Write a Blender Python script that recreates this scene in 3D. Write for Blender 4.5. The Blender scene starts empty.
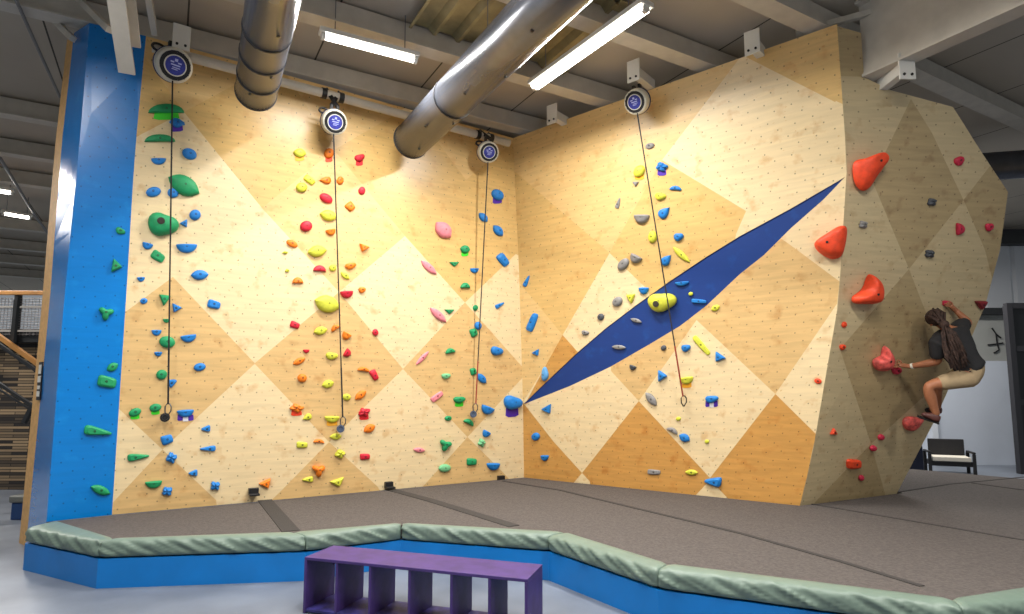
import bpy, bmesh, math, random
from mathutils import Vector, Matrix
random.seed(7)
C = bpy.context.scene.collection
SC = bpy.context.scene
# ---------------------------------------------------------------- camera
F = 610.0; HORIZ = 392.0; PITCH = math.radians(6.0); H = 1.7
CY = HORIZ - F*math.tan(PITCH)
cp, sp = math.cos(PITCH), math.sin(PITCH)
cam = bpy.data.cameras.new('camera'); co = bpy.data.objects.new('camera', cam); C.objects.link(co)
co.location = (0, 0, H); co.rotation_euler = (math.radians(90)+PITCH, 0, 0)
cam.sensor_fit = 'HORIZONTAL'; cam.sensor_width = 36.0; cam.lens = 36.0*F/1024
cam.shift_y = (CY-307.0)/1024.0
cam.clip_start = .05; cam.clip_end = 200
SC.camera = co
CAM = Vector((0, 0, H))
def ray(px, py):
    u = (px-512)/F; v = (CY-py)/F
    return Vector((u, cp - v*sp, sp + v*cp))
def PZ(px, py, z):
    d = ray(px, py); return CAM + d*((z-H)/d.z)
def PY(px, py, y):
    d = ray(px, py); return CAM + d*(y/d.y)
BD = Vector((math.sin(math.radians(-29.5)), math.cos(math.radians(-29.5)), 0))
AD = Vector((BD.y, -BD.x, 0))
UP = Vector((0, 0, 1))
# ---------------------------------------------------------------- materials
def lin(c):
    return tuple((x/12.92 if x <= .04045 else ((x+.055)/1.055)**2.4) for x in [v/255 for v in c]) + (1,)
MATS = {}
def mat(name, rgb, rough=.6, metal=0, bump=0, bscale=40, var=0, vscale=6, emit=None, estr=1, spec=.5, coat=0):
    if name in MATS: return MATS[name]
    m = bpy.data.materials.new(name); m.use_nodes = True; nt = m.node_tree
    b = nt.nodes['Principled BSDF']; col = lin(rgb)
    b.inputs['Base Color'].default_value = col; b.inputs['Roughness'].default_value = rough
    b.inputs['Metallic'].default_value = metal; b.inputs['Specular IOR Level'].default_value = spec
    b.inputs['Coat Weight'].default_value = coat
    tc = nt.nodes.new('ShaderNodeTexCoord')
    if var:
        n = nt.nodes.new('ShaderNodeTexNoise'); n.inputs['Scale'].default_value = vscale; n.inputs['Detail'].default_value = 5
        nt.links.new(tc.outputs['Object'], n.inputs['Vector'])
        mx = nt.nodes.new('ShaderNodeMix'); mx.data_type = 'RGBA'
        mx.inputs[6].default_value = tuple(x*(1-var) for x in col[:3])+(1,)
        mx.inputs[7].default_value = tuple(min(1, x*(1+var)) for x in col[:3])+(1,)
        r = nt.nodes.new('ShaderNodeMapRange'); r.inputs[1].default_value = .35; r.inputs[2].default_value = .65
        nt.links.new(n.outputs['Fac'], r.inputs[0]); nt.links.new(r.outputs[0], mx.inputs[0])
        nt.links.new(mx.outputs[2], b.inputs['Base Color'])
    if bump:
        n = nt.nodes.new('ShaderNodeTexNoise'); n.inputs['Scale'].default_value = bscale; n.inputs['Detail'].default_value = 4
        nt.links.new(tc.outputs['Object'], n.inputs['Vector'])
        bp = nt.nodes.new('ShaderNodeBump'); bp.inputs['Strength'].default_value = bump; bp.inputs['Distance'].default_value = .02
        nt.links.new(n.outputs['Fac'], bp.inputs['Height']); nt.links.new(bp.outputs[0], b.inputs['Normal'])
    if emit:
        b.inputs['Emission Color'].default_value = lin(emit); b.inputs['Emission Strength'].default_value = estr
    MATS[name] = m
    return m
def wall_mat(name, rgb, knot, rough=.33, grain=.10, holes=True, hole_rgb=(70, 48, 30), patch=.5, rot=45, fine=0.0):
    """plywood / painted plywood with a staggered grid of bolt holes, from the UV map in metres"""
    m = bpy.data.materials.new(name); m.use_nodes = True; nt = m.node_tree; L = nt.links
    b = nt.nodes['Principled BSDF']; b.inputs['Roughness'].default_value = rough
    uv = nt.nodes.new('ShaderNodeUVMap'); uv.uv_map = 'UVMap'
    mp = nt.nodes.new('ShaderNodeMapping'); mp.inputs['Rotation'].default_value = (0, 0, math.radians(rot)); mp.inputs['Scale'].default_value = (.7, 7, 1)
    L.new(uv.outputs[0], mp.inputs[0])
    n1 = nt.nodes.new('ShaderNodeTexNoise'); n1.inputs['Scale'].default_value = 3.0; n1.inputs['Detail'].default_value = 6; n1.inputs['Distortion'].default_value = .6
    L.new(mp.outputs[0], n1.inputs['Vector'])
    n2 = nt.nodes.new('ShaderNodeTexNoise'); n2.inputs['Scale'].default_value = 5.5; n2.inputs['Detail'].default_value = 5
    L.new(uv.outputs[0], n2.inputs['Vector'])
    r1 = nt.nodes.new('ShaderNodeMapRange'); r1.inputs[1].default_value = .3; r1.inputs[2].default_value = .7; r1.inputs[3].default_value = 1-grain; r1.inputs[4].default_value = 1+grain
    L.new(n1.outputs['Fac'], r1.inputs[0])
    r2 = nt.nodes.new('ShaderNodeMapRange'); r2.inputs[1].default_value = .57; r2.inputs[2].default_value = .72; r2.inputs[3].default_value = 0; r2.inputs[4].default_value = patch
    L.new(n2.outputs['Fac'], r2.inputs[0])
    mx = nt.nodes.new('ShaderNodeMix'); mx.data_type = 'RGBA'; mx.inputs[6].default_value = lin(rgb); mx.inputs[7].default_value = lin(knot)
    L.new(r2.outputs[0], mx.inputs[0])
    ml = nt.nodes.new('ShaderNodeVectorMath'); ml.operation = 'SCALE'
    L.new(mx.outputs[2], ml.inputs[0]); L.new(r1.outputs[0], ml.inputs['Scale'])
    out = ml.outputs[0]
    # freckles
    n3 = nt.nodes.new('ShaderNodeTexNoise'); n3.inputs['Scale'].default_value = 22; n3.inputs['Detail'].default_value = 2
    L.new(uv.outputs[0], n3.inputs['Vector'])
    r3 = nt.nodes.new('ShaderNodeMapRange'); r3.inputs[1].default_value = .68; r3.inputs[2].default_value = .74; r3.inputs[4].default_value = .55*(1 if fine == 0 else fine)
    L.new(n3.outputs['Fac'], r3.inputs[0])
    mx2 = nt.nodes.new('ShaderNodeMix'); mx2.data_type = 'RGBA'; mx2.inputs[7].default_value = lin(knot)
    L.new(out, mx2.inputs[6]); L.new(r3.outputs[0], mx2.inputs[0]); out = mx2.outputs[2]
    if holes:
        m2 = nt.nodes.new('ShaderNodeMapping'); m2.inputs['Rotation'].default_value = (0, 0, math.radians(38)); m2.inputs['Scale'].default_value = (1/.128, 1/.15, 1)
        L.new(uv.outputs[0], m2.inputs[0])
        fr = nt.nodes.new('ShaderNodeVectorMath'); fr.operation = 'FRACTION'; L.new(m2.outputs[0], fr.inputs[0])
        sb = nt.nodes.new('ShaderNodeVectorMath'); sb.operation = 'SUBTRACT'; sb.inputs[1].default_value = (.5, .5, 0); L.new(fr.outputs[0], sb.inputs[0])
        mu = nt.nodes.new('ShaderNodeVectorMath'); mu.operation = 'MULTIPLY'; mu.inputs[1].default_value = (1, 1, 0); L.new(sb.outputs[0], mu.inputs[0])
        ln = nt.nodes.new('ShaderNodeVectorMath'); ln.operation = 'LENGTH'; L.new(mu.outputs[0], ln.inputs[0])
        r4 = nt.nodes.new('ShaderNodeMapRange'); r4.inputs[1].default_value = .040; r4.inputs[2].default_value = .070; r4.inputs[3].default_value = .62; r4.inputs[4].default_value = 0
        L.new(ln.outputs['Value'], r4.inputs[0])
        mx3 = nt.nodes.new('ShaderNodeMix'); mx3.data_type = 'RGBA'; mx3.inputs[7].default_value = lin(hole_rgb)
        L.new(out, mx3.inputs[6]); L.new(r4.outputs[0], mx3.inputs[0]); out = mx3.outputs[2]
    L.new(out, b.inputs['Base Color'])
    return m
# ---------------------------------------------------------------- object helpers
def link(name, me, m=None, parent=None, smooth=False):
    o = bpy.data.objects.new(name, me); C.objects.link(o)
    if m is not None:
        for x in (m if isinstance(m, (list, tuple)) else [m]): me.materials.append(x)
    if parent is not None: o.parent = parent
    if smooth:
        for p in me.polygons: p.use_smooth = True
    return o
def obj(name, bm, m=None, parent=None, smooth=False):
    me = bpy.data.meshes.new(name); bm.normal_update(); bm.to_mesh(me); bm.free()
    return link(name, me, m, parent, smooth)
def tag(o, label, cat, group=None, kind=None):
    if label: o['label'] = label
    if cat: o['category'] = cat
    if group: o['group'] = group
    if kind: o['kind'] = kind
    return o
def struct(o): o['kind'] = 'structure'; return o
def thing(name, label, cat, loc=(0, 0, 0), group=None):
    o = bpy.data.objects.new(name, None); C.objects.link(o); o.location = loc; o.empty_display_size = .1
    return tag(o, label, cat, group)
def hexa(bm, p):
    """8 points: bottom ring 0-3, top ring 4-7"""
    v = [bm.verts.new(q) for q in p]
    for f in ((3, 2, 1, 0), (4, 5, 6, 7), (0, 1, 5, 4), (1, 2, 6, 5), (2, 3, 7, 6), (3, 0, 4, 7)):
        bm.faces.new([v[i] for i in f])
def obox(bm, c, ax, ay, az):
    """box from centre and three half-axis vectors"""
    c = Vector(c); ax = Vector(ax); ay = Vector(ay); az = Vector(az)
    hexa(bm, [c-ax-ay-az, c+ax-ay-az, c+ax+ay-az, c-ax+ay-az, c-ax-ay+az, c+ax-ay+az, c+ax+ay+az, c-ax+ay+az])
def beam(bm, a, b, w, h, up=UP):
    """box beam from a to b; w sideways, h along up"""
    a = Vector(a); b = Vector(b); d = (b-a).normalized(); s = d.cross(up).normalized(); u = s.cross(d)
    obox(bm, (a+b)/2, (b-a)/2, s*w/2, u*h/2)
def prism(bm, pts, z0, z1):
    lo = [bm.verts.new((p[0], p[1], z0)) for p in pts]; hi = [bm.verts.new((p[0], p[1], z1)) for p in pts]
    n = len(pts)
    bm.faces.new(hi); bm.faces.new(lo[::-1])
    for i in range(n): bm.faces.new([lo[i], lo[(i+1) % n], hi[(i+1) % n], hi[i]])
    bmesh.ops.recalc_face_normals(bm, faces=bm.faces)
def tube(bm, pts, r, n=10, cap=True):
    pts = [Vector(p) for p in pts]; rings = []
    rs = r if isinstance(r, (list, tuple)) else [r]*len(pts)
    ref = Vector((0.31, .17, .93))
    for i, p in enumerate(pts):
        d = (pts[min(i+1, len(pts)-1)]-pts[max(i-1, 0)]).normalized()
        s = d.cross(ref).normalized(); t = s.cross(d)
        rings.append([bm.verts.new(p+(s*math.cos(a)+t*math.sin(a))*rs[i]) for a in [2*math.pi*k/n for k in range(n)]])
    for a, b in zip(rings, rings[1:]):
        for k in range(n): bm.faces.new([a[k], a[(k+1) % n], b[(k+1) % n], b[k]])
    if cap: bm.faces.new(rings[0][::-1]); bm.faces.new(rings[-1])
def lathe(bm, c, axis, prof, n=24):
    """prof: list of (distance along axis, radius)"""
    c = Vector(c); axis = Vector(axis).normalized(); s = axis.cross(UP if abs(axis.z) < .9 else Vector((1, 0, 0))).normalized(); t = axis.cross(s)
    rings = [[bm.verts.new(c+axis*d+(s*math.cos(a)+t*math.sin(a))*max(r, 1e-4)) for a in [2*math.pi*k/n for k in range(n)]] for d, r in prof]
    for a, b in zip(rings, rings[1:]):
        for k in range(n): bm.faces.new([a[k], a[(k+1) % n], b[(k+1) % n], b[k]])
    bm.faces.new(rings[0]); bm.faces.new(rings[-1][::-1])
    bmesh.ops.recalc_face_normals(bm, faces=bm.faces)
def bevel(o, w=.01, seg=2):
    m = o.modifiers.new('bevel', 'BEVEL'); m.width = w; m.segments = seg; m.limit_method = 'ANGLE'; m.angle_limit = math.radians(40); return o
# ---------------------------------------------------------------- ribs: the real upright edges where the wall panels meet
ZM = .39; ZT = 5.6
class Rib:
    def __init__(s, pix, zb, zt, bot=None, top=None):
        b = PZ(pix[0][0], pix[0][1], zb) if bot is None else Vector(bot)
        t = PZ(pix[-1][0], pix[-1][1], zt) if top is None else Vector(top)
        s.pts = [b]
        for px, py in pix[1:-1]:
            d = ray(px, py); k = (t.y-b.y)/(zt-zb)
            # d.y*T = b.y + k*(H + d.z*T - zb)
            T = (b.y + k*(H-zb))/(d.y - k*d.z)
            s.pts.append(CAM+d*T)
        s.pts.append(t)
    def at(s, z):
        p = s.pts
        for i in range(len(p)-1):
            if z <= p[i+1].z or i == len(p)-2:
                f = (z-p[i].z)/(p[i+1].z-p[i].z)
                q = p[i].lerp(p[i+1], f); return Vector((q.x, q.y))
RC = Rib([(524, 477), (523, 404), (519, 270), (513, 138)], ZM, ZT)                 # inside corner
RL1 = Rib([(112, 514), (126, 300), (135, 150), (146, 36)], ZM, ZT)                 # wood / blue
RL2 = Rib([(46.5, 521), (63.5, 306), (79, 150), (89.5, 23)], ZM, ZT)               # blue front / blue side
RL3 = Rib([(26, 546), (49.6, 303), (61, 150), (74, 33)], 0, ZT)
RL4 = Rib([(19, 543), (42, 303), (54.6, 150), (67, 40)], 0, ZT)
RA = Rib([(800, 505), (812, 456), (838.5, 302), (847, 165), (837, 24)], ZM, ZT)    # outside arete
rb = PZ(897, 493, ZM); rk = PY(1008, 192, 6.75)
RR = Rib([(0, 0), (0, 0)], ZM, ZT, bot=rb, top=rb+(rk-rb)*((ZT-rb.z)/(rk.z-rb.z)))
def hit(A, B, px, py):
    d = ray(px, py)
    def g(T):
        p = CAM+d*T; a = A.at(p.z); b = B.at(p.z)
        return (b.x-a.x)*(p.y-a.y)-(b.y-a.y)*(p.x-a.x)
    lo, hi = 1.0, 1.0; gl = g(lo); T = 1.0
    while T < 40:
        T += .25
        if g(T)*gl <= 0: lo, hi = T-.25, T; break
    else: return None
    for _ in range(40):
        m = (lo+hi)/2
        if g(m)*gl <= 0: hi = m
        else: lo = m
    return CAM+d*((lo+hi)/2)
def uv_of(A, B, P):
    a = A.at(P.z); b = B.at(P.z); a0 = A.at(2.5); b0 = B.at(2.5)
    s = (Vector((P.x, P.y))-a).length/max((b-a).length, 1e-6)
    if (Vector((P.x, P.y))-a).dot(b-a) < 0: s = -s
    return (s*(b0-a0).length, P.z*1.0)
def normal_at(A, B, px, py):
    p = hit(A, B, px, py); q = hit(A, B, px+3, py); r = hit(A, B, px, py-3)
    n = (q-p).cross(r-p).normalized()
    if n.dot(CAM-p) < 0: n = -n
    return p, n
def inside(x, y, poly):
    c = False; n = len(poly)
    for i in range(n):
        x1, y1 = poly[i]; x2, y2 = poly[(i+1) % n]
        if (y1 > y) != (y2 > y) and x < (x2-x1)*(y-y1)/(y2-y1)+x1: c = not c
    return c
def wall(name, A, B, outline, tones, mats, default=0, step=45, recess=None, thick=.05):
    """one climbing wall: a ruled surface between two ribs, cut along its plywood joints"""
    bm = bmesh.new()
    bm.faces.new([bm.verts.new((x, y, 0)) for x, y in outline])
    cuts = []
    for poly, t in tones:
        for i in range(len(poly)):
            a = poly[i]; b = poly[(i+1) % len(poly)]
            cuts.append((Vector((a[0], a[1], 0)), Vector((b[1]-a[1], a[0]-b[0], 0))))
    xs = [p[0] for p in outline]; ys = [p[1] for p in outline]
    x = min(xs)+step
    while x < max(xs): cuts.append((Vector((x, 0, 0)), Vector((1, 0, 0)))); x += step
    y = min(ys)+step
    while y < max(ys): cuts.append((Vector((0, y, 0)), Vector((0, 1, 0)))); y += step
    for c, n in cuts:
        if n.length < 1e-3: continue
        bmesh.ops.bisect_plane(bm, geom=bm.verts[:]+bm.edges[:]+bm.faces[:], dist=.02, plane_co=c, plane_no=n.normalized())
    rec = []
    for f in bm.faces:
        c = f.calc_center_median(); f.material_index = default
        for poly, t in tones:
            if inside(c.x, c.y, poly): f.material_index = t
    for v in bm.verts:
        p = hit(A, B, v.co.x, v.co.y)
        if p is None: raise RuntimeError('no hit %s %s' % (name, v.co))
        v.co = p
    bm.normal_update()
    f0 = max(bm.faces, key=lambda f: f.calc_area())
    if f0.normal.dot(CAM-f0.calc_center_median()) < 0: bmesh.ops.reverse_faces(bm, faces=bm.faces[:])
    bm.normal_update()
    lay = bm.loops.layers.uv.new('UVMap')
    for f in bm.faces:
        for l in f.loops: l[lay].uv = uv_of(A, B, l.vert.co)
    if recess is not None:
        fs = [f for f in bm.faces if f.material_index == recess[0]]
        nrm = sum((f.normal*f.calc_area() for f in fs), Vector()).normalized()
        r = bmesh.ops.extrude_face_region(bm, geom=fs)
        vs = [g for g in r['geom'] if isinstance(g, bmesh.types.BMVert)]
        new = set(g for g in r['geom'] if isinstance(g, bmesh.types.BMFace))
        for v in vs: v.co -= nrm*recess[1]
        bmesh.ops.delete(bm, geom=[f for f in fs if f.is_valid and f not in new], context='FACES_ONLY')
        vset = set(vs)
        for f in bm.faces:
            if f not in new and any(v in vset for v in f.verts): f.material_index = recess[2]
    o = obj(name, bm, mats)
    s = o.modifiers.new('board', 'SOLIDIFY'); s.thickness = thick; s.offset = -1
    return struct(o)
WL = wall_mat('plywood_pale', (232, 209, 164), (200, 150, 86), grain=.07, patch=.5)
WM = wall_mat('plywood_golden', (224, 189, 128), (206, 150, 82), grain=.09, patch=.5)
WD = wall_mat('plywood_tan', (216, 180, 122), (180, 122, 62), grain=.10, patch=.5, rot=-45)
WO = wall_mat('plywood_orange', (202, 150, 80), (180, 112, 44), grain=.10, patch=.6, rot=-45)
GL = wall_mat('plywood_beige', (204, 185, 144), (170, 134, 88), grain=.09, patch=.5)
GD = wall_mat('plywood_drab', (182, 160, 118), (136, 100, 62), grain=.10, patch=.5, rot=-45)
WB = wall_mat('painted_blue', (0, 120, 200), (20, 136, 212), rough=.3, grain=.04, patch=.6, hole_rgb=(8, 40, 90), fine=.1)
WBG = wall_mat('glossy_blue', (0, 120, 200), (20, 136, 212), rough=.2, grain=.04, patch=.6, holes=False, fine=.1)
WBG.node_tree.nodes['Principled BSDF'].inputs['Coat Weight'].default_value = .4
WBG.node_tree.nodes['Principled BSDF'].inputs['Coat Roughness'].default_value = .15
WS = wall_mat('painted_dark_blue', (14, 54, 124), (16, 78, 150), rough=.5, grain=.03, patch=.5, holes=False, fine=.1)
WN = wall_mat('plywood_honey', (217, 180, 114), (196, 138, 72), grain=.09, patch=.5, rot=-45)
EDGE = mat('plywood_edge', (206, 160, 98), .6, var=.1, vscale=20)
tonesL = [
 ([(100, 20), (145, 57), (184, 112), (140, 135), (100, 158)], 4),
 ([(145, 57), (184, 112), (262, 70), (262, 20), (120, 20)], 1),
 ([(184, 112), (262, 70), (284, 70), (334, 150), (262, 208)], 4),
 ([(284, 70), (334, 150), (398, 113), (440, 80)], 1),
 ([(262, 208), (334, 150), (405, 236), (339, 292)], 1),
 ([(334, 150), (398, 113), (420, 118), (466, 180), (405, 236)], 4),
 ([(440, 90), (420, 118), (466, 180), (530, 128), (530, 90)], 1),
 ([(466, 180), (530, 128), (530, 262), (516, 254)], 4),
 ([(405, 236), (466, 180), (520, 250), (465, 302.5)], 4),
 ([(173, 277), (255, 363.5), (162.5, 449.5), (117, 407), (96, 388), (104, 328), (124, 313)], 2),
 ([(162.5, 449.5), (216, 500), (225, 560), (90, 560), (90, 523), (111, 504.5)], 2),
 ([(339, 292), (403, 369), (329, 442), (254.5, 363.5)], 2),
 ([(465, 302.5), (526, 371), (526, 374), (467.5, 437), (403, 369)], 2),
 ([(329, 442), (378, 487), (400, 530), (240, 530), (281, 491)], 2),
 ([(467.5, 437), (501.7, 471), (540, 512), (400, 512), (437, 471)], 2),
]
outL = [(109, 534), (112, 514), (119, 407), (126, 300), (135, 150), (146, 36), (513, 138), (519, 270), (523, 404), (524, 477), (525, 495)]
# keep the outline exactly on the ribs
def ribpix(R, z):
    q = R.at(z); p = Vector((q.x, q.y, z))-CAM
    w = p.y*cp+p.z*sp; u = p.x/w; v = (p.z*cp-p.y*sp)/w
    return (512+u*F, CY-v*F)
def ribline(R, z0, z1, n=10): return [ribpix(R, z0+(z1-z0)*i/n) for i in range(n+1)]
ZB = .382
wall('wall_left', RL1, RC, ribline(RL1, ZB, ZT)+ribline(RC, ZT, ZB), tonesL, [WL, WM, WD, EDGE, WN])
wall('wall_blue_front', RL2, RL1, ribline(RL2, ZB, ZT)+ribline(RL1, ZT, ZB), [], [WB])
wall('wall_blue_side', RL3, RL2, ribline(RL3, 0.0, ZT)+ribline(RL2, ZT, 0.0), [], [WBG])
wall('wall_timber_edge', RL4, RL3, ribline(RL4, 0.0, ZT)+ribline(RL3, ZT, 0.0), [], [EDGE])
lens_up = [(523, 404.5), (545, 383), (578, 352), (606, 328), (635, 306), (670, 281), (706, 257), (740, 236), (790, 209), (845, 177)]
lens_dn = [(824, 199), (790, 229), (764, 255), (740, 274), (706, 306), (680, 326), (650, 344), (610, 367), (570, 386)]
tonesR = [
 ([(513, 170), (609.6, 253), (662, 160), (742, 55), (700, 20), (500, 20), (500, 160)], 1),
 ([(500, 158), (609.6, 253), (562.6, 335), (547, 363), (500, 440), (500, 400)], 1),
 ([(513, 170), (609.6, 253), (562.6, 335), (505, 265)], 6),
 ([(609.6, 253), (662, 160), (746, 211), (736, 234), (730, 270), (660, 330), (648, 290)], 6),
 ([(609.6, 253), (648, 290), (660, 340), (600, 370), (577, 352), (562.6, 335)], 0),
 ([(562.6, 335), (600, 377), (527, 420), (523, 408), (547, 363)], 3),
 ([(662, 160), (742, 55), (836, 101), (746, 211)], 0),
 ([(742, 55), (843, 106), (870, 118), (870, 0), (700, 0)], 6),
 ([(746, 211), (836, 101), (860, 112), (860, 190), (800, 215), (736, 260), (736, 236)], 0),
 ([(500, 380), (525, 405), (582, 473), (590, 481), (620, 520), (480, 520), (480, 400)], 3),
 ([(525, 405), (611, 350), (638.8, 401), (582, 473), (553, 441)], 0),
 ([(582, 473), (606, 499), (560, 499)], 0),
 ([(611, 371), (611, 340), (700, 290), (696.6, 320), (638.8, 401)], 2),
 ([(582, 473), (638.8, 401), (710, 478), (735, 520), (590, 520), (590, 481)], 3),
 ([(696.6, 320), (775.4, 394), (710, 478), (638.8, 401)], 0),
 ([(696.6, 320), (690, 280), (770, 220), (789, 244), (843, 284), (838.6, 302), (775.4, 394)], 2),
 ([(789, 244), (860, 296), (860, 180), (824, 180), (760, 225)], 0),
 ([(775.4, 394), (860, 270), (860, 340), (816, 435)], 0),
 ([(775.4, 394), (816.5, 434.6), (830, 470), (820, 530), (710, 530), (722, 493), (710, 478)], 3),
 ([(710, 480), (745, 516), (680, 512)], 0),
 (lens_up+lens_dn, 4),
]
wall('wall_right', RC, RA, ribline(RC, ZB, ZT)+ribline(RA, ZT, ZB, 14), tonesR, [WL, WM, WD, WO, WS, EDGE, WN], recess=(4, .012, 5))
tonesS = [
 ([(790, 0), (868, 0), (868, 77), (838, 76)], 1),  # small top facet: its shading is painted as the darker ply tone
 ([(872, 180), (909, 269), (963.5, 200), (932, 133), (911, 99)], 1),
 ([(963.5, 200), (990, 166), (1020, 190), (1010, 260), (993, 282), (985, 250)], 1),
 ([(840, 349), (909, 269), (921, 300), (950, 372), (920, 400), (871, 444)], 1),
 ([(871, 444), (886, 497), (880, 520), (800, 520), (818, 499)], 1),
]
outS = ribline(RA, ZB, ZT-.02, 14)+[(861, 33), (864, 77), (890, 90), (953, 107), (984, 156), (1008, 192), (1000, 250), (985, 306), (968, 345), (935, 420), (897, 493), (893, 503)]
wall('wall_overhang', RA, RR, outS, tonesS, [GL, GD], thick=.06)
SURF = {'L': (RL1, RC), 'B': (RL2, RL1), 'R': (RC, RA), 'S': (RA, RR)}
# ---------------------------------------------------------------- floor, ceiling, hall
bm = bmesh.new(); prism(bm, [(-22, -7), (16, -7), (16, 26), (-22, 26)], -.1, 0)
FLOOR = mat('polished_concrete', (106, 113, 124), .42, var=.2, vscale=1.4, bump=.04, bscale=60)
struct(obj('floor', bm, FLOOR))
def ceiling_mat():
    m = bpy.data.materials.new('ceiling_board'); m.use_nodes = True; nt = m.node_tree; L = nt.links
    b = nt.nodes['Principled BSDF']; b.inputs['Roughness'].default_value = .75
    tc = nt.nodes.new('ShaderNodeTexCoord')
    dt = nt.nodes.new('ShaderNodeVectorMath'); dt.operation = 'DOT_PRODUCT'; dt.inputs[1].default_value = AD/1.45
    L.new(tc.outputs['Object'], dt.inputs[0])
    fr = nt.nodes.new('ShaderNodeMath'); fr.operation = 'FRACT'; L.new(dt.outputs['Value'], fr.inputs[0])
    lt = nt.nodes.new('ShaderNodeMath'); lt.operation = 'LESS_THAN'; lt.inputs[1].default_value = .014; L.new(fr.outputs[0], lt.inputs[0])
    n = nt.nodes.new('ShaderNodeTexNoise'); n.inputs['Scale'].default_value = 1.2; L.new(tc.outputs['Object'], n.inputs['Vector'])
    mx = nt.nodes.new('ShaderNodeMix'); mx.data_type = 'RGBA'; mx.inputs[6].default_value = lin((172, 162, 148)); mx.inputs[7].default_value = lin((192, 183, 168)); L.new(n.outputs['Fac'], mx.inputs[0])
    m2 = nt.nodes.new('ShaderNodeMix'); m2.data_type = 'RGBA'; m2.inputs[7].default_value = lin((70, 66, 60)); L.new(mx.outputs[2], m2.inputs[6]); L.new(lt.outputs[0], m2.inputs[0])
    L.new(m2.outputs[2], b.inputs['Base Color']); return m
def aq(a, q, z): return AD*a+BD*q+UP*z
ZC = 5.95
bm = bmesh.new(); prism(bm, [(-22, -7), (16, -7), (16, 26), (-22, 26)], ZC, ZC+.1)
struct(obj('ceiling', bm, ceiling_mat()))
STEEL = mat('painted_steel', (196, 190, 178), .5, var=.06)
STEELD = mat('grey_steel', (120, 120, 120), .5, var=.1)
def qof(px, py, z=5.68): return PZ(px, py, z).dot(BD)
rows = [(409, 104), (377, 38), (632, 42), (780, 14), (27, 119), (27, 157), (27, 185), (27, 230), (27, 250), (27, 264), (27, 277)]
qs = [qof(*p) for p in rows]
print('Q', [round(q, 2) for q in qs])
words_row = {0: 'along the top of the left climbing wall', 1: 'behind the upper duct joint and short tube light', 2: 'crossed by the long bright tube light', 3: 'nearest one, at the top edge above the right wall',
 4: 'high and dark at the far left', 5: 'above the two far tube lights', 6: 'just above the upper far tube light', 7: 'just below the lower far tube light', 8: 'second below the far tube lights', 9: 'third below the far tube lights', 10: 'farthest, just above the timber handrail'}
for i, q in enumerate(qs):
    bm = bmesh.new()
    a0, a1 = (-7.5, 12) if i < 4 else (-24 if i > 4 else -16, -6.2-0.55*(q-8))
    if i >= 4: a1 = 1.5
    beam(bm, aq(a0, q, 5.79), aq(a1, q, 5.79), .16, .26)
    beam(bm, aq(a0, q-.05, 5.66), aq(a1, q-.05, 5.66), .2, .02)
    tag(obj('ceiling_beam', bm, STEEL), 'pale steel ceiling purlin '+words_row[i], 'beam', 'purlins under the ceiling')
for q, lab in ((8.6, 'dark steel purlin behind the overhang, nearest above its top edge'), (10.5, 'dark steel purlin behind the overhang, second back'), (12.6, 'dark steel purlin behind the overhang, farthest back')):
    bm = bmesh.new(); beam(bm, aq(-1.0+(q-8)*.2, q, 5.79), aq(15, q, 5.79), .16, .26)
    tag(obj('ceiling_beam', bm, STEELD), lab, 'beam', 'purlins behind the overhang')
# pipe that carries the middle belay devices
def offw(A, B, x, y, off):
    p, n = normal_at(A, B, x, y); d = (p-CAM).normalized(); return p-d*(off/abs(d.dot(n)))
p0 = offw(RL1, RC, 152, 50, .2); p1 = offw(RL1, RC, 509, 141, .2); p0.z = p1.z = (p0.z+p1.z)/2
bm = bmesh.new(); tube(bm, [p0, p1], .055, 14)
tag(obj('steel_pipe', bm, STEEL), 'pale round steel pipe running along the top of the left climbing wall', 'pipe')
PIPE = (p0, p1)
# girder from the arete towards the right
g0 = PZ(863, 76, 5.05); gq = g0
bm = bmesh.new()
GD0 = Vector((g0.x, g0.y, 0)); gdir = -BD; 
st = PZ(863, 76, 5.08)+AD*.02
en = st+gdir*6.5
side = AD
beam(bm, st+UP*.40-gdir*0.0, en+UP*.40, .03, .80)
obj_g = thing('roof_girder', 'deep beige steel roof girder running from the right wall top to the upper right corner', 'girder', st)
def rel(o, root): o.parent = root; o.matrix_parent_inverse = Matrix.Translation(-root.location); return o
rel(obj('web', bm, STEEL), obj_g)
bm = bmesh.new(); beam(bm, st+AD*.06+UP*0, en+AD*.06, .20, .03); beam(bm, st+UP*.8, en+UP*.8, .2, .03); rel(obj('flange', bm, STEEL), obj_g)
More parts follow.
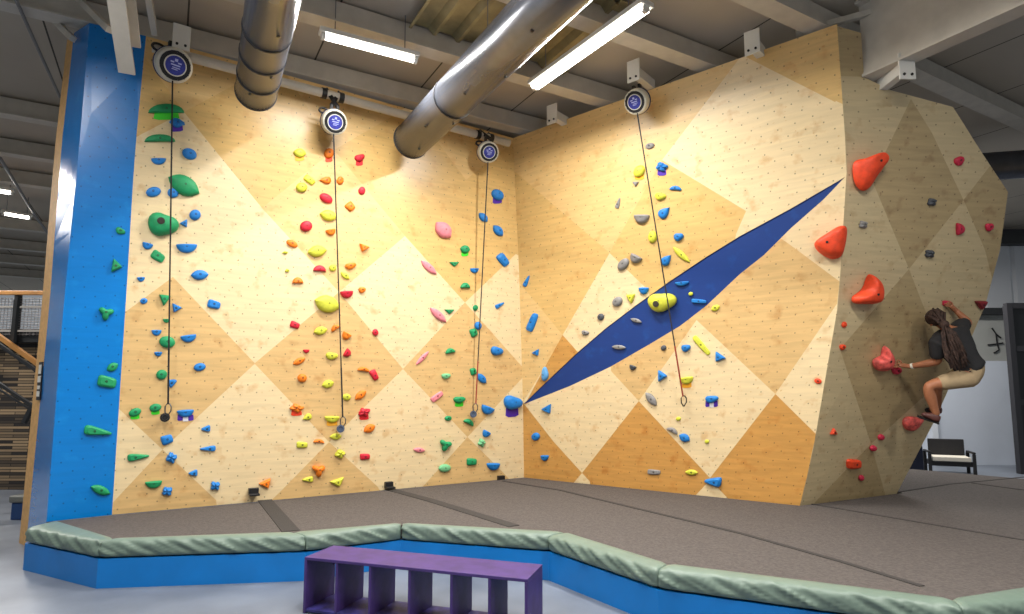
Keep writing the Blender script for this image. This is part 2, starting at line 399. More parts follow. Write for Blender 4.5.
# haunched rafter at upper left
r0 = PZ(127, 73, 4.75); 
bm = bmesh.new(); rt = thing('roof_rafter', 'grey tapered steel rafter ending in front of the blue wall top', 'girder', r0)
rdir = (PZ(115, -8, 5.15)-r0).normalized()
beam(bm, r0, r0+rdir*4.5, .14, .03); beam(bm, r0+UP*.28, r0+rdir*4.5+UP*.75, .2, .03)
rel(obj('flange', bm, STEEL), rt)
bm = bmesh.new(); e = r0+rdir*4.5; s = rdir.cross(UP).normalized()*.015
hexa(bm, [r0-s, e-s, e+s, r0+s, r0-s+UP*.28, e-s+UP*.75, e+s+UP*.75, r0+s+UP*.28]); rel(obj('web', bm, STEEL), rt)
for (a, b, za, zb_, lab) in (((74, -6), (110, 30), 5.95, 5.2, 'pale diagonal steel brace meeting the rafter above the blue wall'), ((56, 22), (73, 39), 5.7, 5.45, 'short diagonal brace at the outer top of the blue wall'),
        ((148, -5), (155, 34), 5.7, 5.55, 'short upright steel strut between rafter and leftmost belay device'), ((962, -12), (796, 33), 5.75, 5.75, 'thin pale steel rod above the right wall top')):
    bm = bmesh.new(); beam(bm, PZ(a[0], a[1], za), PZ(b[0], b[1], zb_), .06, .06)
    tag(obj('steel_brace', bm, STEEL), lab, 'brace')
bm = bmesh.new(); tube(bm, [PZ(14, -5, 5.6), PZ(34, 40, 5.6), PZ(60, 97, 5.6)], .018, 6)
tag(obj('tie_rod', bm, STEELD), 'thin dark tie rod slanting across the dark ceiling at upper left', 'rod')
bm = bmesh.new(); tube(bm, [PZ(0, 158, 5.6), PZ(34, 214, 5.6), PZ(50, 236, 5.6)], .03, 6)
tag(obj('tie_rod', bm, STEELD), 'grey tie rod crossing the purlins beside the far tube lights', 'rod')
# skylight of corrugated sheet between two purlins
def corner_aq(px, py): p = PZ(px, py, 5.85); return p.dot(AD), p.dot(BD)
a0, q0 = corner_aq(400, 40); a1, q1 = corner_aq(505, -10)
bm = bmesh.new(); n = 72; w0, w1 = a0, a0+2.15
qa = qs[1]-.12; qb = qa-1.5
prev = None
for i in range(n+1):
    a = w0+(w1-w0)*i/n; z = ZC-.03-(.07 if i % 10 in (0, 1) else .035 if i % 10 == 9 else 0)
    cur = [bm.verts.new(aq(a, qa, z)), bm.verts.new(aq(a, qb, z))]
    if prev: bm.faces.new([prev[0], prev[1], cur[1], cur[0]])
    prev = cur
SKY = mat('fibreglass_sheet', (150, 138, 100), .45, var=.35, vscale=2.5)
o = obj('window_1', bm, SKY); struct(o); sm = o.modifiers.new('s', 'SOLIDIFY'); sm.thickness = .01
# ---------------------------------------------------------------- ducts
DUCT = mat('galvanised_duct', (98, 102, 112), .25, metal=.4, bump=.05, bscale=5, var=.08)
DARKM = mat('dark_gap', (26, 26, 28), .7)
BLACK = mat('black_plastic', (20, 20, 22), .45)
def duct(pts, r, lab, rings, taps, open_end=True):
    root = thing('air_duct', lab, 'duct', pts[0], 'silver ventilation ducts')
    bm = bmesh.new(); tube(bm, pts, r, 32, cap=False); o = rel(obj('duct_shell', bm, DUCT, smooth=True), root)
    s = o.modifiers.new('s', 'SOLIDIFY'); s.thickness = .02; s.offset = 1
    d = (Vector(pts[1])-Vector(pts[0])).normalized()
    bm = bmesh.new(); lathe(bm, Vector(pts[0])+d*.05, d, [(0, r*.97), (.02, r*.97)], 24); rel(obj('end_cap', bm, DARKM), root)
    bm = bmesh.new(); tot = Vector(pts[-1])-Vector(pts[0])
    for t in [0.0]+rings:
        lathe(bm, Vector(pts[0])+d*t, d, [(0, r*.985), (0, r*1.03), (.018, r*1.03), (.018, r*.985)], 32)
    rel(obj('joint_ring', bm, mat('duct_joint', (30, 30, 34), .6)), root)
    bm = bmesh.new()
    for t in (2.2, 4.4) if 'bluish' not in lab else (1.0, 3.0):
        q = Vector(pts[0])+d*t; beam(bm, q+UP*r*.9, Vector((q.x, q.y, ZC-.005)), .03, .01, up=Vector((1, 0, 0)))
    rel(obj('hanger', bm, STEELD), root)
    s = d.cross(UP).normalized(); u = s.cross(d)
    bm = bmesh.new()
    for t, ang in taps:
        n = s*math.cos(ang)+u*math.sin(ang); lathe(bm, Vector(pts[0])+d*t+n*r*1.0, n, [(0, .016), (.007, .016), (.008, .001)], 10)
    rel(obj('rivet', bm, BLACK), root)
    return root
d0 = PZ(256, 92, 5.0); d1 = PZ(274, -5, 5.0); dd = (d1-d0).normalized()
duct([d0, d0+dd*5.5], .215, 'shorter silver round air duct hanging left of centre, dark tapped holes along it', [.4, .85, 1.3], [(.35, -1.2), (.8, -2.0), (1.3, -1.1), (1.6, -1.9), (2.1, -1.1), (2.2, -2.1)])
d0 = PZ(411, 141, 5.0); d1 = PZ(552, -2, 5.0); dd = (d1-d0).normalized()
duct([d0, d0+dd*7.5], .235, 'longer silver round air duct slanting up towards the top centre', [1.35, 4.2], [(.35, -1.5), (1.2, -1.9), (1.9, -1.1), (2.4, -2.0), (3.2, -1.2), (.9, -.9)])
# blue-lit duct behind the overhang
d0 = PY(968, 168, 9.5); duct([d0, d0+Vector((5, -.9, .05))], .22, 'dark bluish round duct passing behind the right edge of the overhang', [1.5, 3], [(1, -1.4)])
# ---------------------------------------------------------------- tube lights
GLOW = mat('tube_glow', (255, 252, 244), .4, emit=(255, 250, 240), estr=12)
FIX = mat('white_enamel', (224, 222, 214), .4)
def tube_light(a, b, lab, watts, w=.10, group='strip lights under the ceiling', strands=1, down=.12):
    a = Vector(a); b = Vector(b); d = (b-a).normalized(); s = d.cross(UP).normalized()
    root = thing('tube_light', lab, 'ceiling light', (a+b)/2, group)
    bm = bmesh.new(); beam(bm, a-d*.04+UP*.05, b+d*.04+UP*.05, w*1.3, .05); rel(bevel(obj('light_housing', bm, FIX), .006), root)
    bm = bmesh.new()
    for k in range(strands):
        off = s*((k-(strands-1)/2)*.07); tube(bm, [a+off, b+off], .026 if strands > 1 else .035, 10)
    rel(obj('glowing_tube', bm, GLOW, smooth=True), root)
    bm = bmesh.new()
    for q in (a, b): lathe(bm, q-d*.02, d, [(0, .045), (.04, .045)], 12)
    rel(obj('end_cap', bm, FIX), root)
    bm = bmesh.new()
    for f in (.12, .88): q = a.lerp(b, f); tube(bm, [q+UP*.07, Vector((q.x, q.y, ZC))], .006, 6)
    rel(obj('hanger', bm, STEELD), root)
    li = bpy.data.lights.new('tube_lamp', 'AREA'); li.shape = 'RECTANGLE'; li.size = (b-a).length; li.size_y = .05*strands; li.spread = math.radians(175); li.energy = watts; li.color = (1, .965, .925)
    lo = bpy.data.objects.new('tube_lamp', li); C.objects.link(lo)
    z = Vector((0, 0, 1)); M = Matrix((d, z.cross(d), z)).transposed(); lo.rotation_euler = M.to_euler(); lo.location = (a+b)/2-UP*.05
    rel(lo, root)
    return root
tube_light(PZ(323, 36, 5.45), PZ(415, 60, 5.45), 'short white tube light between the two silver ducts', 120)
tube_light(PZ(535, 87, 5.45), PZ(645, 9, 5.45), 'long bright twin tube light right of the slanting duct', 190, strands=2, w=.14)
tube_light(PZ(-8, 190, 5.5), PZ(12, 193, 5.5), 'upper of two far tube lights at the left edge', 160)
tube_light(PZ(3, 213.5, 5.5), PZ(30, 218, 5.5), 'lower of two far tube lights at the left edge', 260)
for k, (x, y, wt) in enumerate(((-3.2, 3.1, 175), (-.4, 3.4, 170), (2.8, 2.9, 175), (-4.2, -1.5, 40), (0, -2.5, 50), (5.2, -.5, 240), (-7.5, 4.2, 70), (-12.2, 10.3, 210), (-10.4, 8.6, 150))):  # none in view; those over and behind the camera are added fill
    a = Vector((x, y, 5.45)); tube_light(a-BD*.9, a+BD*.9, None, wt, strands=2, w=.14)['label'] = ['unseen twin fill light added overhead left of the camera', 'unseen twin fill light added overhead above the purple bench', 'unseen twin fill light added overhead right of the bench', 'unseen twin fill light added behind the camera at left', 'unseen twin fill light added behind the camera', 'unseen twin fill light added behind the camera at right', 'twin tube light beside the blue wall', 'farther twin tube light over the hall left of the blue wall', 'nearer twin tube light over the hall left of the blue wall'][k]
tube_light(Vector((7.0, 12.4, 5.3)), Vector((9.2, 12.2, 5.3)), 'unseen twin tube light added in the room behind the overhang', 330, strands=2, w=.14)  # hidden by the overhang, added to brighten the partition and rear wall
# ---------------------------------------------------------------- padded platform
CARPET = mat('grey_carpet', (84, 78, 75), .95, var=.22, vscale=45, bump=.5, bscale=120)
CARPET2 = mat('carpet_seam', (56, 53, 51), .95, bump=.2, bscale=120)
KICK = mat('kickboard_blue', (0, 114, 192), .4, var=.07, vscale=3)
VINYL = mat('sage_vinyl', (108, 126, 114), .45, var=.05, vscale=5, bump=.06, bscale=20)
Fpx = [(25, 543), (98, 559), (305, 552.5), (401, 540.6), (548.6, 552), (658, 590), (965, 633), (1085, 618)]
Ipx = [(57, 522), (114, 540.6), (292, 534), (402, 525), (566, 534), (668, 566), (952, 601.6), (1040, 587)]
Fp = [PZ(x, y, .25) for x, y in Fpx]; Ip = [PZ(x, y, ZM) for x, y in Ipx]
def v2(p): return Vector((p[0], p[1]))
farR = PZ(1060, 482, ZM); farL = PZ(905, 468.5, ZM)
cb = RC.at(ZM); lb = RL1.at(ZM); fb = RL2.at(ZM)
arb = RA.at(ZM); rrb = RR.at(ZM)
def fwd(p, d=.035): return (p.x*(1-d/p.length), p.y*(1-d/p.length))
fk = RL2.at(ZM)
mat_pts = [(p.x, p.y) for p in Ip]+[(9.0, 4.4), (farR.x, farR.y), (farL.x, farL.y), (rrb.x+.25, rrb.y+.6), (rrb.x+.06, rrb.y-.03), fwd(rrb, .06), fwd(arb, .05), fwd(cb, .09), fwd(lb, .10), fwd(fb, .06)]
bm = bmesh.new(); prism(bm, mat_pts, .06, ZM)
mt = thing('climbing_mat', 'large grey carpeted crash mat platform filling the floor below the walls', 'mat', (0, 6, 0))
rel(obj('carpet_top', bm, CARPET), mt)
seams = [[(263, 498), (291, 531)], [(389, 489), (430, 500), (514, 526)], [(503, 481), (560, 490), (740, 533), (840, 561), (922, 586)], [(812, 504), (900, 519), (1024, 540)], [(897, 492), (950, 484), (1024, 477)], [(972, 483), (1024, 490)]]
for k, sg in enumerate(seams):
    bm = bmesh.new(); w = [.16, .13, .05, .03, .03, .03, .05][k]
    for a, b in zip(sg, sg[1:]): beam(bm, PZ(a[0], a[1], ZM+.003), PZ(b[0], b[1], ZM+.003), w, .006)
    rel(obj('seam_strip', bm, CARPET2), mt)
for k, (x, y) in enumerate(((253, 491), (388, 484.5), (500, 478))):
    bm = bmesh.new(); p = hit(RL1, RC, x, y); n = normal_at(RL1, RC, x, y)[1]; n.z = 0; n.normalize(); s = n.cross(UP)
    obox(bm, p+n*.03, s*.055, n*.03, UP*.04); obox(bm, p+n*.09-UP*.03, s*.055, n*.05, UP*.012)
    tag(bevel(obj('anchor_bracket', bm, BLACK), .005), ['small black anchor bracket at the left wall foot, leftmost', 'small black anchor bracket at the left wall foot, middle', 'small black anchor bracket at the left wall foot, beside the corner'][k], 'bracket', 'anchor brackets')
# kickboard
outw = []
kb = [v2(p) for p in Fp]
side_pt = v2(PZ(40, 528, .25))
bm = bmesh.new()
inner = []
for i, p in enumerate(kb):
    t = (kb[min(i+1, len(kb)-1)]-kb[max(i-1, 0)]).normalized(); n = Vector((-t.y, t.x)); inner.append(p+n*.04)
prism(bm, [(p.x, p.y) for p in kb]+[(p.x, p.y) for p in inner[::-1]]+[(inner[0].x+.12, fb.y-.12), (inner[0].x-.0, fb.y-.12)], 0, .25)
tag(obj('platform_kickboard', bm, KICK), 'bright blue painted kickboard around the front of the mat platform', 'kickboard')
def pad(i, f0, f1, i0, i1, lab):
    """soft vinyl edge pad with slack creases running over its front"""
    nx = max(10, int((f1-f0).length/.014)); prof = []
    bm = bmesh.new(); rings = []; rnd = random.Random(i*7+3)
    ph = [rnd.uniform(0, 6.28) for _ in range(6)]
    L = (f1-f0).length; d = (f1-f0); d.z = 0; d.normalize(); out = Vector((d.y, -d.x, 0))
    def sec(): # (t across 0 outer..1 inner, z, bulge)
        return [(.90, .27, 0), (0.05, .262, 0), (-.02, .266, .3), (-.03, .285, .8), (-.03, .30, 1), (-.025, .318, 1), (-.02, .336, 1), (-.012, .354, 1), (0, .372, .9), (.02, .388, .6), (.07, .398, .35), (.2, .406, .15), (.55, .412, .1), (.86, .412, .05), (.905, .40, 0), (.905, .385, 0)]
    S = sec(); W = ((i0-f0).length+(i1-f1).length)/2
    for k in range(nx+1):
        u = k/nx; a = f0.lerp(f1, u); b = i0.lerp(i1, u); x = u*L; ring = []
        endf = min(1, min(u, 1-u)*L/.05); sq = .4+.6*math.sqrt(max(0, endf))
        for t, z, bl in S:
            p = a.lerp(b, t)
            y = z-.31
            wv = 0
            for q, (fr, sl, am) in enumerate(((19, 40, .008), (11, 26, .008), (31, 70, .005), (5.1, -12, .004))):
                c = math.sin(x*fr+y*sl+ph[q]+.9*math.sin(x*1.7+ph[5]+q)); wv += am*(1-abs(c))**1.6*2-am*.6
            p = p+out*(wv*bl+.02*bl*sq-.01)
            zz = z+(wv*.2 if z > .38 else 0)*(1-t if t > 0 else 1)
            p.z = .325+(zz-.325)*(.88+.12*endf)
            ring.append(bm.verts.new(p))
        rings.append(ring)
    m = len(S)
    for r, s in zip(rings, rings[1:]):
        for k in range(m): bm.faces.new([r[k], r[(k+1) % m], s[(k+1) % m], s[k]])
    bm.faces.new(rings[0]); bm.faces.new(rings[-1][::-1])
    bmesh.ops.recalc_face_normals(bm, faces=bm.faces)
    o = obj('edge_pad', bm, VINYL, smooth=True)
    tag(o, lab, 'pad', 'sage edge pads along the platform')
plabs = ['short sage green vinyl edge pad at the far left end of the platform', 'long sage green edge pad in front of the left wall, left of the bench', 'sage green edge pad right behind the left end of the purple bench',
 'sage green edge pad behind the middle of the purple bench', 'sage green edge pad right of the bench, sloping down to the right', 'longest sage green edge pad running to the lower right corner', 'sage green edge pad in the lower right corner turning back']
for i in range(7):
    f0, f1, a0_, a1_ = Fp[i].copy(), Fp[i+1].copy(), Ip[i].copy(), Ip[i+1].copy()
    for q in (f0, f1, a0_, a1_): q.z = .3
    e = (f1-f0).normalized()*.006
    pad(i, f0+e, f1-e, a0_+e, a1_-e, plabs[i])
# ---------------------------------------------------------------- purple bench
PURP = mat('purple_paint', (64, 44, 106), .5, var=.16, vscale=9, bump=.04, bscale=30)
PURPD = mat('worn_purple_paint', (44, 40, 100), .5, var=.45, vscale=14, bump=.05)
HB = .42
bl = PZ(304.5, 557, HB); br = PZ(527.5, 579.3, HB); kl = PZ(339, 546, HB); kr = PZ(545.4, 564.3, HB)
bx = (br-bl); LB = bx.length; bx.normalize(); by = Vector((-bx.y, bx.x, 0)); DB = ((kl-bl).dot(by)+(kr-br).dot(by))/2
root = thing('storage_bench', 'low purple wooden bench with open cubbies standing on the concrete floor', 'bench', (bl.x, bl.y, 0))
def bpnt(u, v, z): return Vector((bl.x, bl.y, 0))+bx*u+by*v+UP*z
def bbox(name, u0, u1, v0, v1, z0, z1, m=PURP, bv=.003):
    bm = bmesh.new(); hexa(bm, [bpnt(u0, v0, z0), bpnt(u1, v0, z0), bpnt(u1, v1, z0), bpnt(u0, v1, z0), bpnt(u0, v0, z1), bpnt(u1, v0, z1), bpnt(u1, v1, z1), bpnt(u0, v1, z1)])
    return rel(bevel(obj(name, bm, m), bv), root)
th = .022
bbox('seat', 0, LB, 0, DB, HB-th, HB)
bbox('bottom_shelf', th, LB-th, .004, DB-.004, .012, .012+th, PURPD)
bbox('side_panel', 0, th, 0, DB, 0, HB-th); bbox('side_panel', LB-th, LB, 0, DB, 0, HB-th)
fx = [335, 368.5, 408, 450, 488]
for x in fx:
    q = PZ(x, 575, .30); d = ray(x, 575)
    # intersect the front plane
    n = by; T = (bpnt(0, 0, 0)-CAM).dot(n)/d.dot(n); u = (CAM+d*T-bpnt(0, 0, 0)).dot(bx)
    bbox('divider', u-.002, u+.018, .004, DB-.004, .012+th, HB-th)
for u0, sgn in ((th, 1), (LB-th, -1)):
    bm = bmesh.new(); zt = HB-th; v = DB-.03
    pts = [bpnt(u0, v, zt), bpnt(u0+sgn*.13, v, zt), bpnt(u0, v, zt-.13)]; pts2 = [p+by*.02 for p in pts]
    A_ = [bm.verts.new(p) for p in pts]; B_ = [bm.verts.new(p) for p in pts2]
    bm.faces.new(A_); bm.faces.new(B_[::-1])
    for i in range(3): bm.faces.new([A_[i], A_[(i+1) % 3], B_[(i+1) % 3], B_[i]])
    bmesh.ops.recalc_face_normals(bm, faces=bm.faces); rel(obj('corner_gusset', bm, PURP), root)
# ---------------------------------------------------------------- climbing holds
COL = {
 'green': (24, 150, 92), 'pale green': (120, 196, 140), 'blue': (24, 124, 204), 'light blue': (96, 164, 220), 'yellow': (212, 214, 66), 'orange': (240, 128, 24),
 'red': (206, 30, 52), 'pink': (238, 140, 150), 'grey': (140, 138, 136), 'dark grey': (78, 82, 88), 'red orange': (236, 74, 34), 'crimson': (206, 44, 74), 'coral': (226, 96, 88), 'maroon': (140, 38, 48)}
TAGC = {'lime': (60, 214, 40), 'purple': (74, 30, 160), 'amber': (250, 176, 40), 'flame': (240, 70, 30), 'scarlet': (226, 30, 40), 'white': (232, 232, 236)}
def hmat(c): return mat('hold_'+c.replace(' ', '_'), COL[c], .55, var=.35 if c == 'coral' else .10, vscale=18, bump=.12, bscale=90)
def tmat(c): return mat('tape_'+c, TAGC[c], .6)
def outline(shape, n=22, rnd=random):
    P = []
    for k in range(n):
        t = 2*math.pi*k/n; c, s = math.cos(t), math.sin(t)
        if shape == 'oval': r = 1+.04*math.sin(2*t+rnd.random()*.3); P.append((c*r, s*r))
        elif shape == 'half': P.append((c, .55+.45*abs(s)*.35 if s > 0 else .55+s*1.5*(1 if abs(c) < .99 else 1)))
        elif shape == 'dome': P.append((c, -.6-.12*s*0-.2*0 if s < 0 else -.6+s*1.55))
        elif shape == 'leaf': P.append((c, (1 if s > 0 else -1 if s < 0 else 0)*(1-abs(c)**2.5)))
        elif shape == 'drop': P.append((c, s*(.95-.55*c)*(1-max(0, c)**4)))
        elif shape == 'bar': k4 = 1/((abs(c)**5+abs(s)**5)**.2); P.append((c*k4, s*k4*(1-.12*c)))
        elif shape == 'bean': P.append((c, s*.62+.5*(1-c*c)*.9-.25))
        elif shape == 'wedge': k4 = 1/((abs(c)**4+abs(s)**4)**.25); x = c*k4; P.append((x, s*k4*(.62-.38*x)+.12*x))
        elif shape == 'tri':
            a = (t+math.pi/2) % (2*math.pi/3)-math.pi/3; r = .5/math.cos(a)*1.12; r = min(r, 1.02); P.append((c*r*1.1, s*r+.12))
        elif shape == 'tee': r = .74+.27*math.cos(3*(t+math.pi/2)); P.append((c*r, s*r))
        elif shape == 'star': r = .86+.13*math.cos(4*t+rnd.random()*.2+n)+rnd.uniform(-.09, .09); P.append((c*r, s*r))
        elif shape == 'blob': r = .9+.12*math.sin(2*t+1.1)+.08*math.sin(3*t+.4); P.append((c*r, s*r))
        elif shape == 'horn': P.append((c, s))
    return P
NAMES = {'oval': 'rounded', 'half': 'half-moon', 'dome': 'arched', 'leaf': 'leaf-shaped', 'drop': 'teardrop', 'bar': 'bar-shaped', 'bean': 'curved', 'wedge': 'wedge', 'tri': 'triangular', 'tee': 'three-lobed', 'star': 'knobbly', 'blob': 'lumpy', 'pocket': 'pocketed'}
def make_hold(surf, px, py, w, h, rot, color, shape, tg=None, name='climbing_hold', deep=1.0, label=None):
    A, B = SURF[surf]
    p, n = normal_at(A, B, px, py)
    rx = (hit(A, B, px+2, py)-hit(A, B, px-2, py))/4; uy = (hit(A, B, px, py-2)-hit(A, B, px, py+2))/4
    root = bpy.data.objects.new(name, None)
    rr = math.radians(rot); cr, sr = math.cos(rr), math.sin(rr)
    rnd = random.Random(int(px*31+py*17))
    sh = 'blob' if shape == 'pocket' else shape
    base = outline(sh, 24, rnd)
    def at(x, y, dz):   # unit coords -> world offset
        X = x*w/2; Y = y*h/2; X, Y = X*cr-Y*sr, X*sr+Y*cr
        return rx*X+uy*Y+n*dz
    scale = (rx.length+uy.length)/2
    dm = min(w, h)*scale
    Hh = dm*.34*deep; Hh = max(Hh, .02)
    ax, ay = {'half': (0, .25), 'dome': (0, .05), 'tri': (0, .1), 'wedge': (-.25, 0), 'drop': (-.2, 0), 'leaf': (.05, .12), 'bean': (0, .2)}.get(sh, (rnd.uniform(-.1, .1), .12))
    faceted = sh in ('tri', 'wedge') or (sh == 'bar' and w > 12)
    rings = [(1, .0), (.94, .55), (.62, .92)] if faceted else [(1.0, 0), (1.0, .22), (.94, .52), (.8, .8), (.55, .97), (.28, 1.03)]
    bm = bmesh.new(); R = []
    for s, z in rings:
        ring = []
        for k, (x, y) in enumerate(base):
            jig = 1+(rnd.uniform(-.05, .05) if sh in ('star', 'blob') and 0 < z < 1 else 0)
            X = ax+(x-ax)*s; Y = ay+(y-ay)*s
            zz = z*Hh*jig
            if sh == 'half': zz *= 1+.35*max(0, Y)
            if sh == 'dome': zz *= 1-.2*Y
            if sh == 'star': zz *= 1+.25*math.cos(5*k/24*6.283+.6)
            ring.append(bm.verts.new(at(X, Y, zz)))
        R.append(ring)
    for a, b in zip(R, R[1:]):
        for k in range(24): bm.faces.new([a[k], a[(k+1) % 24], b[(k+1) % 24], b[k]])
    bm.faces.new(R[0][::-1])
    if faceted: bm.faces.new(R[-1])
    else:
        c = bm.verts.new(at(ax, ay, Hh*1.04))
        for k in range(24): bm.faces.new([R[-1][k], R[-1][(k+1) % 24], c])
    bmesh.ops.recalc_face_normals(bm, faces=bm.faces)
    loc = p+n*.002
    parts = []
    if shape == 'pocket':
        hb = bmesh.new(); c = at(-.1 if w > 29 else -.1, -.02 if surf == 'L' else -.2, 0)+n*Hh*1.03
        if surf == 'L': c = at(-.18, .12, 0)+n*Hh*1.0
        else: c = at(-.2, -.15, 0)+n*Hh*1.0
        lathe(hb, c, n, [(-.01, dm*.13), (.012, dm*.13), (.014, dm*.08)], 16); parts.append(('pocket_hole', hb, mat('hold_cavity', (46, 40, 34), .8), 'dark finger pocket'))
    if max(w, h) >= 7:
        bb = bmesh.new(); c = at(ax, ay, Hh*(1.0 if not faceted else .92)); r = .011
        lathe(bb, c, n, [(-.004, r), (.004, r), (.005, r*.6), (-.001, r*.5)], 8); parts.append(('bolt', bb, mat('bolt_steel', (52, 50, 48), .4, metal=.4), None))
    if tg:
        tb = bmesh.new()
        tc = tg.split('+')
        for q, (dx, wd) in enumerate(((0, .72),) if len(tc) == 1 else ((-.62, .34), (.62, .34))):
            cx = px+dx*w/2; cy = py+h*.5+.4; hw = wd*w/2
            pts = [hit(A, B, cx+ex*hw, cy+ey*h*.34)+n*.004 for ex, ey in ((-1, .7), (-.6, 1), (.5, .9), (1, .6), (.9, -1), (-.9, -1))]
            f = [tb.verts.new(v-loc) for v in pts]; g = [tb.verts.new(v-loc-n*.003) for v in pts]
            tb.faces.new(f); tb.faces.new(g[::-1])
            for i in range(6): tb.faces.new([f[i], f[(i+1) % 6], g[(i+1) % 6], g[i]])
        bmesh.ops.recalc_face_normals(tb, faces=tb.faces); parts.append(('route_tape', tb, tmat(tc[0]), tc[0]+' route tape'))
        if len(tc) > 1:
            tb = bmesh.new(); cx = px; cy = py+h*.5+.9
            pts = [hit(A, B, cx+ex*w*.16, cy+ey*h*.34)+n*.004-loc for ex, ey in ((-1, 1), (1, 1), (1, -1), (-1, -1))]
            tb.faces.new([tb.verts.new(v) for v in pts]); r = bmesh.ops.extrude_face_region(tb, geom=tb.faces[:])
            for v in r['geom']:
                if isinstance(v, bmesh.types.BMVert): v.co -= n*.003
            bmesh.ops.recalc_face_normals(tb, faces=tb.faces); parts.append(('route_tag', tb, tmat('white'), 'white route tag'))
    o = obj(name, bm, hmat(color), smooth=not faceted); o.location = loc
    for nm, b_, m_, lb_ in parts:
        c = obj(nm, b_, m_, o, smooth=False)
        if lb_: c['label'] = lb_
    bpy.data.objects.remove(root)
    return o
Hs = []   # surf px py w h rot colour shape tag
def L(*a): Hs.append(('L',)+a)
def Bq(*a): Hs.append(('B',)+a)
def R_(*a): Hs.append(('R',)+a)
def S_(*a): Hs.append(('S',)+a)
# around the leftmost strap
L(166.4, 109.5, 36, 12, 0, 'green', 'dome', 'lime'); L(177, 123, 17, 10, -15, 'blue', 'star', 'purple'); L(160, 139, 31, 10, 0, 'green', 'dome')
L(189.4, 154, 15, 11, -30, 'blue', 'oval'); L(158.6, 161, 15, 8, 0, 'blue', 'half'); L(184, 185.6, 35, 19, -28, 'green', 'leaf')
L(153.4, 192, 15, 10, 5, 'blue', 'oval'); L(173, 193, 11, 10, -30, 'blue', 'oval'); L(162.5, 224.6, 31, 28, -20, 'green', 'pocket')
L(195, 215, 11, 11, -30, 'blue', 'oval'); L(184.7, 223.8, 9, 9, 30, 'blue', 'tri'); L(186.7, 247.8, 21, 11, 0, 'blue', 'half')
L(147.4, 245.7, 11, 8, -15, 'blue', 'half'); L(158, 256.4, 14, 9, -32, 'green', 'bar'); L(199.7, 275, 18, 10, 3, 'blue', 'leaf')
L(141, 279, 8, 5.5, 0, 'blue', 'half'); L(143.8, 301, 7.5, 6, 0, 'blue', 'oval'); L(164.5, 299.7, 12, 14, -8, 'green', 'tri')
L(175.8, 308.3, 11, 10, -25, 'blue', 'tri'); L(214, 304.4, 13, 8, -15, 'blue', 'bar'); L(166.4, 320.5, 7, 5, 0, 'green', 'half')
L(156.5, 332.3, 10, 7, 0, 'blue', 'half'); L(167.2, 342, 16, 12, -15, 'green', 'oval'); L(188.6, 338, 16, 9, 8, 'blue', 'half')
L(158.2, 353.7, 8, 5.5, 0, 'blue', 'half'); L(199.7, 367, 12, 8, 5, 'blue', 'oval'); L(161.7, 374.6, 11, 10, 0, 'green', 'oval')
L(172.6, 382.4, 9, 10, 20, 'blue', 'wedge'); L(135, 412.2, 13, 8, 15, 'green', 'oval', 'lime'); L(155.4, 407.6, 12, 8, 5, 'green', 'oval', 'lime')
L(185.5, 412.8, 17, 9, 4, 'blue', 'half', 'purple+white'); L(205.8, 428.7, 9, 8, 180, 'blue', 'wedge'); L(167, 439.5, 12, 9, 18, 'blue', 'bar')
L(138.5, 456.8, 22, 9, 3, 'green', 'wedge'); L(171.5, 457.6, 12, 12, 0, 'blue', 'star'); L(207.8, 448.6, 16, 7, 180, 'blue', 'wedge')
L(193, 473, 9, 8, 180, 'blue', 'wedge'); L(153.8, 484, 17, 9, 6, 'green', 'half'); L(167.2, 491, 12, 10, 20, 'blue', 'star'); L(215.2, 485.7, 11, 10, 20, 'blue', 'star')
# on the blue panel
Bq(120.2, 231, 10, 8, -30, 'green', 'blob'); Bq(116.5, 266, 14, 13, 80, 'green', 'tri'); Bq(106, 313, 17, 15, -10, 'green', 'tee')
Bq(112.5, 367, 13, 8, 28, 'green', 'leaf'); Bq(107, 381.8, 19, 11, -12, 'green', 'bar'); Bq(98, 431.4, 28, 12, -12, 'green', 'wedge'); Bq(100.6, 490, 21, 9, -20, 'green', 'leaf')
# around the second strap
L(299.6, 153.2, 13, 9, -8, 'yellow', 'leaf', 'amber'); L(328.8, 153.5, 10, 10, 20, 'orange', 'oval', 'flame'); L(359.3, 158, 10, 9, 10, 'red', 'blob', 'scarlet')
L(309.4, 180, 12, 6.5, -40, 'yellow', 'bar'); L(301.5, 187.6, 11, 10, -15, 'yellow', 'oval'); L(325, 180.4, 12, 7, 180, 'orange', 'drop'); L(339.9, 180.7, 7, 8, 0, 'orange', 'oval')
L(361.7, 190.8, 7, 8, 0, 'red', 'oval'); L(326, 198.5, 14, 9, -35, 'red', 'oval'); L(350, 206.7, 9, 8, -50, 'orange', 'bar'); L(328.4, 215.7, 18, 11, -12, 'yellow', 'leaf')
L(306, 226.3, 12, 11, 0, 'red', 'oval'); L(330.7, 231.9, 10, 8, 10, 'orange', 'half'); L(291.9, 243.7, 12, 7, -30, 'orange', 'oval'); L(317, 251.3, 19, 11.5, 8, 'yellow', 'leaf')
L(285.2, 252.6, 6, 3, 0, 'yellow', 'star'); L(287.2, 270.6, 4.5, 4, 0, 'yellow', 'star'); L(363.4, 248, 11, 9, -20, 'orange', 'tri'); L(350.3, 266, 11, 8, 10, 'orange', 'blob')
L(332.6, 268, 7, 7, 0, 'yellow', 'oval'); L(319.6, 269, 13, 8, -4, 'red', 'dome'); L(345, 275.8, 11, 5.5, -38, 'yellow', 'leaf'); L(297.7, 281, 11, 8, 0, 'orange', 'dome')
L(346.6, 294, 13, 9, 3, 'red', 'half'); L(361.9, 290, 7, 7.5, 0, 'orange', 'blob'); L(327, 304, 26, 17, -18, 'yellow', 'leaf'); L(294.8, 325, 9.5, 6.5, -20, 'red', 'bar')
